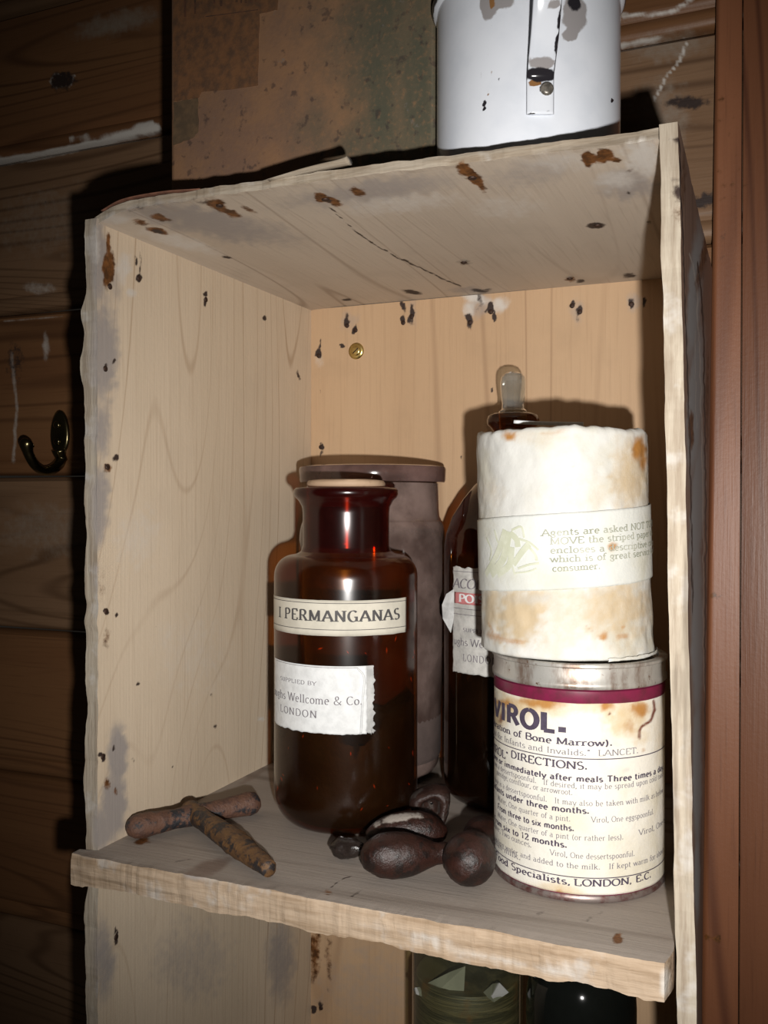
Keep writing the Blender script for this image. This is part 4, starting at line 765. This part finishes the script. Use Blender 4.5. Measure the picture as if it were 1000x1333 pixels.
def wl(pts, wd):
    q = [cyW.hit(*p_) for p_ in spline([(*p_, 0) for p_ in pts], 16)[:, :2]]; S = np.array([a[0] for a in q]); Z = np.array([a[1] for a in q]); n = len(S)
    d = np.stack([np.gradient(S), np.gradient(Z)], -1); d /= np.linalg.norm(d, axis=1)[:, None]+1e-9; A = np.stack([S-d[:, 1]*wd/2, Z+d[:, 0]*wd/2], -1); B = np.stack([S+d[:, 1]*wd/2, Z-d[:, 0]*wd/2], -1)
    mb.add(np.concatenate([cyW.at(A[:, 0], A[:, 1], .0013), cyW.at(B[:, 0], B[:, 1], .0013)]), [[i, i+1, n+i+1, n+i] for i in range(n-1)])
for pts, wd in (([(635, 748), (650, 720), (660, 690)], .004), ([(642, 748), (658, 725), (664, 692)], .005), ([(650, 748), (665, 735), (668, 712)], .004), ([(655, 700), (665, 725), (672, 748)], .0012), ([(668, 690), (680, 686), (684, 700)], .0012), ([(672, 700), (690, 706), (702, 716)], .0012), ([(676, 740), (690, 735), (703, 733)], .0012), ([(672, 746), (688, 744), (700, 740)], .0009),
                ([(670, 735), (680, 720), (690, 708)], .0035), ([(646, 690), (650, 704), (656, 714)], .0012), ([(666, 694), (674, 702), (676, 712)], .0035), ([(690, 712), (698, 722), (700, 730)], .0015), ([(636, 700), (642, 716), (640, 730)], .001)): wl(pts, wd)
mb.build('emblem', plain('faded_green_print', (.46, .475, .36), .8, col2=(.56, .57, .47), vs_=90), bd, smooth=False)
# loose straw-thin paper edge sticking out at the top
e = [onY(x, y, .085) for x, y in ((669, 549), (705, 551), (760, 552))]; V, F = sweep(spline(e, 12), [(.0012, .0003)]*13, 6, flat=(0, 0, 1)); part('loose_paper_edge', V, F, M_PAPW, wrp)
# crimped lip of the wrapping at its foot, right side
s5, z5 = cyW.hit(790, 860); s6, z6 = cyW.hit(850, 852); V, F = patch(cyW, s5, s6+.012, wz0+.0004, wz0+.0022, .0022, 30, 3, .0006, 33); part('crimped_edge', V, F, M_WRAP, wrp)

# ================================================================== RUSTED T-SHAPED IRON KEY
def rust_mat(name, a, b_, c_, bump=.9, rbase=.72):
    b = Nd(name); raw = b.coord(); n1 = b.noise(raw, 170, 6, .7); n2 = b.noise(raw, 60, 4, .6)
    c = b.mix(b.ramp(n1, .38, .62), a, b_); c = b.mix(b.ramp(b.math('ADD', b.math('MULTIPLY', n1, .5), b.math('MULTIPLY', n2, .5)), .50, .56), c, c_)
    f = b.math('ADD', b.attr('pale'), b.math('MULTIPLY', b.math('SUBTRACT', n1, .5), .8)); c = b.mix(b.math('MULTIPLY', b.ramp(f, .3, .6), b.ramp(b.attr('pale'), .05, .2)), c, (.30, .265, .235))
    return b.done(b.bsdf(c, b.math('MULTIPLY_ADD', n1, -.35, rbase), b.bump(n1, bump, .0016), spec=.5))
M_RUST = rust_mat('rusty_iron', (.125, .06, .037), (.08, .041, .03), (.02, .019, .022)); M_RUSTY = rust_mat('ochre_rust', (.15, .075, .027), (.09, .046, .023), (.025, .02, .02))
zc = .0105
A_ = onZ(178, 1068, zc+.001); B_ = onZ(325, 1042, zc); J_ = onZ(247, 1052, zc); K_ = onZ(351, 1126, .0082)
iron = root('iron_key', 'rusted iron T-shaped key with knobbed crossbar lying on the shelf', 'iron tool', (J_[0], J_[1], .0002))
A_[0] = max(A_[0], .0205)
n = 44; ts = np.linspace(0, 1, n+1); PP = np.array([A_+(B_-A_)*t for t in ts]); PP[:, 2] = zc-.0022
ex = (B_-A_)/np.linalg.norm(B_-A_); PP = np.vstack([[PP[0]-ex*.0092], [PP[0]-ex*.0078], [PP[0]-ex*.0045], PP, [PP[-1]+ex*.004], [PP[-1]+ex*.0068], [PP[-1]+ex*.008]])
rr = np.interp(ts, [0, .12, .3, .45, .6, .8, 1], [.0096, .0090, .0076, .0086, .0078, .0086, .0098]); rr = np.concatenate([[.002, .0058, .0086], rr, [.0086, .0055, .002]])*.84
V, F = sweep(PP, rr, 20); V = V+(fbm(V*220, 71)-.5)[:, None]*.0012; part('crossbar', V, F, M_RUST, iron)
ts = np.linspace(0, 1, 41); PP = np.array([J_+(K_-J_)*t for t in ts]); PP[:, 2] = np.interp(ts, [0, .15, .6, 1], [zc-.001, .0088, .0082, .0058])
ra = np.interp(ts, [0, .12, .35, .62, .85, 1], [.0072, .0064, .0078, .0092, .0070, .0048]); rb_ = np.interp(ts, [0, .2, .6, 1], [.0068, .0066, .0072, .0048])
side = np.cross(K_-J_, (0, 0, 1)); V, F = sweep(PP, list(zip(ra, rb_)), 18, flat=side); V = V+(fbm(V*200, 73)-.5)[:, None]*.0014; part('shank', V, F, M_RUSTY, iron)

# ================================================================== DRIED PODS
M_POD = rust_mat('dried_pod', (.026, .0075, .0045), (.016, .006, .004), (.010, .005, .004), .6, .56); M_PODW = plain('pale_mould', (.42, .38, .34), .6, var=.4, vs_=200, bump=.4); M_PODB = plain('pod_tar', (.02, .014, .012), .16, var=.3, vs_=300, bump=.6)
def pod(loc_label, stations, name='dried_pod', mat=M_POD, seed=1, amp=.0011, seg=24, squash=1., pale=()):
    "stations: (x,y,z,r) along the axis"
    S_ = np.array(stations, float); P_ = spline(S_[:, :3], 36); rr = spline(np.stack([S_[:, 3]]*3, -1), 36)[:, 0]; rr = np.maximum(rr, .0008)
    V, F = sweep(P_, [(r_*squash, r_) for r_ in rr], seg); V = V+(fbm(V*260+seed, seed, 4)-.5)[:, None]*2*amp*np.array([.6, .6, .6]); V[:, 2] += .0004-V[:, 2].min()
    b = V.mean(0); o = root(name, loc_label, 'pod', (b[0], b[1], 0.0004), group='dried pods in front of the bottles'); part('husk', V, F, mat, o, attrs=dict(pale=blobs(V, pale))); return o, V
def zax(p0, p1, z0, z1, prof):
    a, b = onZ(*p0, z0), onZ(*p1, z1); return [(*(a+(b-a)*t), r_) for t, r_ in prof]
egg = [(0, .001), (.02, .0055), (.08, .0095), (.2, .0132), (.38, .0143), (.55, .0130), (.7, .0095), (.82, .0070), (.93, .0066), (1, .005)]
o, V1 = pod('egg-shaped dark brown pod with short neck, lying on its side', zax((470, 1117), (590, 1112), .0135, .012, [(a, b*.92) for a, b in egg]), seed=3)
q0 = onZ(611, 1120, .0150); bdir = np.array([-.10, .9, 0]); bdir /= np.linalg.norm(bdir); r0 = .0150
o, V2 = pod('round brown pod seen end-on, its broken neck pointing to the stoppered bottle', [(*(q0+bdir*d), r_) for d, r_ in ((-r0, .0012), (-.0140, .0055), (-.0105, .0103), (-.005, .0140), (.002, .0151), (.009, .0140), (.015, .0112), (.024, .0098), (.034, .0112), (.043, .0118), (.0445, .009))], seed=5)
c0 = onZ(528, 1080, .014); ax = np.array([.88, .47, 0])
o, V3 = pod('curved brown pod with a pale mould patch, tucked behind the egg-shaped pod', [(*(c0+ax*d+np.array([0, 0, h])), r_) for d, r_, h in ((-.0250, .001, -.004), (-.022, .006, -.003), (-.012, .0105, -.001), (0, .0125, 0), (.012, .0115, 0), (.022, .0075, -.003), (.0255, .001, -.005))], seed=8, pale=[(520, 1064, 24, 6, -8, .85), (490, 1072, 8, 5, -30, .5), (545, 1062, 10, 4, 10, .6)])
t0 = onZ(430, 1103, .006); t1 = onZ(472, 1106, .008)
o, V4 = pod('small glossy black shrivelled pod tip beside the egg-shaped pod', [(*(t0+(t1-t0)*t), r_) for t, r_ in ((0, .0008), (.1, .0035), (.3, .0066), (.55, .0062), (.8, .0054), (1, .003))], mat=M_PODB, seed=12, amp=.0018)
c5 = onZ(562, 1052, .014); ring = []
th = np.linspace(0, 2*np.pi, 33); dv = CAM-c5; dv[2] = 0; dv /= np.linalg.norm(dv); sv = np.array([dv[1], -dv[0], 0])
V5 = []; nseg = 28; profile = [(.0012, -.020), (.008, -.018), (.0128, -.011), (.0140, -.003), (.0130, .004), (.0108, .008), (.0085, .0085), (.0062, .005), (.0045, -.003), (.001, -.006)]
up5 = np.array([0, 0, 1.])*.93+dv*.1
for r_, d in profile:
    for j in range(nseg):
        a_ = 2*np.pi*j/nseg; V5.append(c5+dv*d+(sv*math.cos(a_)+np.array([0, 0, 1])*math.sin(a_))*r_*(1+.12*math.sin(3*a_+1)))
V5 = np.array(V5); V5 = V5+(fbm(V5*240, 15)-.5)[:, None]*.002; V5[:, 2] += .0004-V5[:, 2].min()
F5 = [[k*nseg+j, k*nseg+(j+1) % nseg, (k+1)*nseg+(j+1) % nseg, (k+1)*nseg+j] for k in range(len(profile)-1) for j in range(nseg)]+[list(range(nseg))]
o = root('dried_pod', 'split-open dark pod showing a hole, between the bottles', 'pod', (c5[0], c5[1], .0004), group='dried pods in front of the bottles'); part('husk', V5, F5, rust_mat('split_pod', (.030, .013, .009), (.02, .009, .007), (.06, .048, .042), .7, .6), o)

# ================================================================== LOWER COMPARTMENT
LZ = ZB+.0102
gj = np.array([.2010, .165]); gR = .0395
g1 = root('greenish_glass_jar', 'greenish glass jar with crumpled paper inside, under the shelf', 'jar', (*gj, LZ))
M_GRN = thin_glass('greenish_glass', (.74, .76, .64), dust=.16, dustcol=(.12, .12, .085), rough=.05)
zs = -.088
prof = [(.002, LZ+.004), (.025, LZ+.003)]+rnd(gR-.008, LZ+.0004, gR, LZ+.01, 6, 0)+[(gR, z) for z in np.linspace(LZ+.02, zs-.008, 8)]+rnd(gR, zs-.008, gR-.008, zs+.008, 6, 1)[1:]+[(gR-.0095, zs+.012), (gR-.0095, zs+.028), (gR-.0075, zs+.030), (gR-.0075, zs+.035), (gR-.011, zs+.036), (gR-.012, zs+.03)]
V, F = lathe(prof, gj, 96, True, False); part('body', V, F, M_GRN, g1, auto=60)
V, F = lathe(rnd(gR-.012, LZ+.004, gR-.002, LZ+.014, 5, 0)+[(gR-.002, -.128), (gR-.0022, -.117), (gR-.0035, -.1145), (.002, -.116)], gj, 64)
b = Nd('straw_packing'); v = b.coord((1, 1, 9)); raw = b.coord(); n1 = b.noise(b.coord((.25, .25, 5), rot=(.12, .1, 0)), 60, 5, .65, 1.2); c = b.mix(b.ramp(n1, .42, .62), (.05, .045, .026), (.17, .14, .08)); c = b.mix(b.ramp(b.noise(raw, 30, 3), .55, .68), c, (.16, .075, .02))
M_STRAW = b.done(b.bsdf(c, .5, b.bump(n1, .6, .001))); part('packing', V, F, M_STRAW, g1, auto=50)
for pts in ([(543, 1290), (560, 1276), (588, 1262), (603, 1262), (606, 1291), (590, 1286), (565, 1292)], [(622, 1298), (640, 1283), (652, 1277), (660, 1296), (645, 1302)], [(536, 1290), (543, 1282), (556, 1284), (552, 1293)]):
    W_ = np.array([onY(x, y, gj[1]-.024) for x, y in pts]); W_[:, 1] += (rng.random(len(W_))-.5)*.010; ctr = W_.mean(0)+[0, -.006, 0]; n = len(W_); V = np.concatenate([W_, [ctr], W_+[0, .0006, 0], [ctr+[0, .0006, 0]]])
    F = [[i, (i+1) % n, n] for i in range(n)]+[[n+1+(i+1) % n, n+1+i, 2*n+1] for i in range(n)]+[[i, (i+1) % n, n+1+(i+1) % n, n+1+i] for i in range(n)]
    part('crumpled_paper', V, F, plain('grey_paper', (.33, .33, .31), .8, var=.2, bump=.3), g1, smooth=False)
dj = np.array([.2868, .1400]); dR = .0355
g2 = root('black_glass_bottle', 'black glass bottle standing under the shelf beside the greenish jar', 'bottle', (*dj, LZ)); M_BLK = plain('black_glass', (.006, .007, .006), .08, var=.3, vs_=30, bump=.05)
prof = [(.002, LZ+.003), (.022, LZ+.002)]+rnd(dR-.006, LZ+.0004, dR, LZ+.008, 6, 0)+[(dR, LZ+.03), (dR, -.106)]+rnd(dR, -.106, .016, -.075, 8, 1)[1:]+[(.0135, -.070), (.0135, -.052), (.0165, -.050), (.0165, -.043), (.012, -.042)]
V, F = lathe(prof, dj, 96); part('body', V, F, M_BLK, g2, auto=60)
V, F = lathe([(.0095, -.055), (.0105, -.0418), (.0112, -.036), (.0105, -.0345)], dj, 32); part('cork', V, F, M_EDGE, g2)
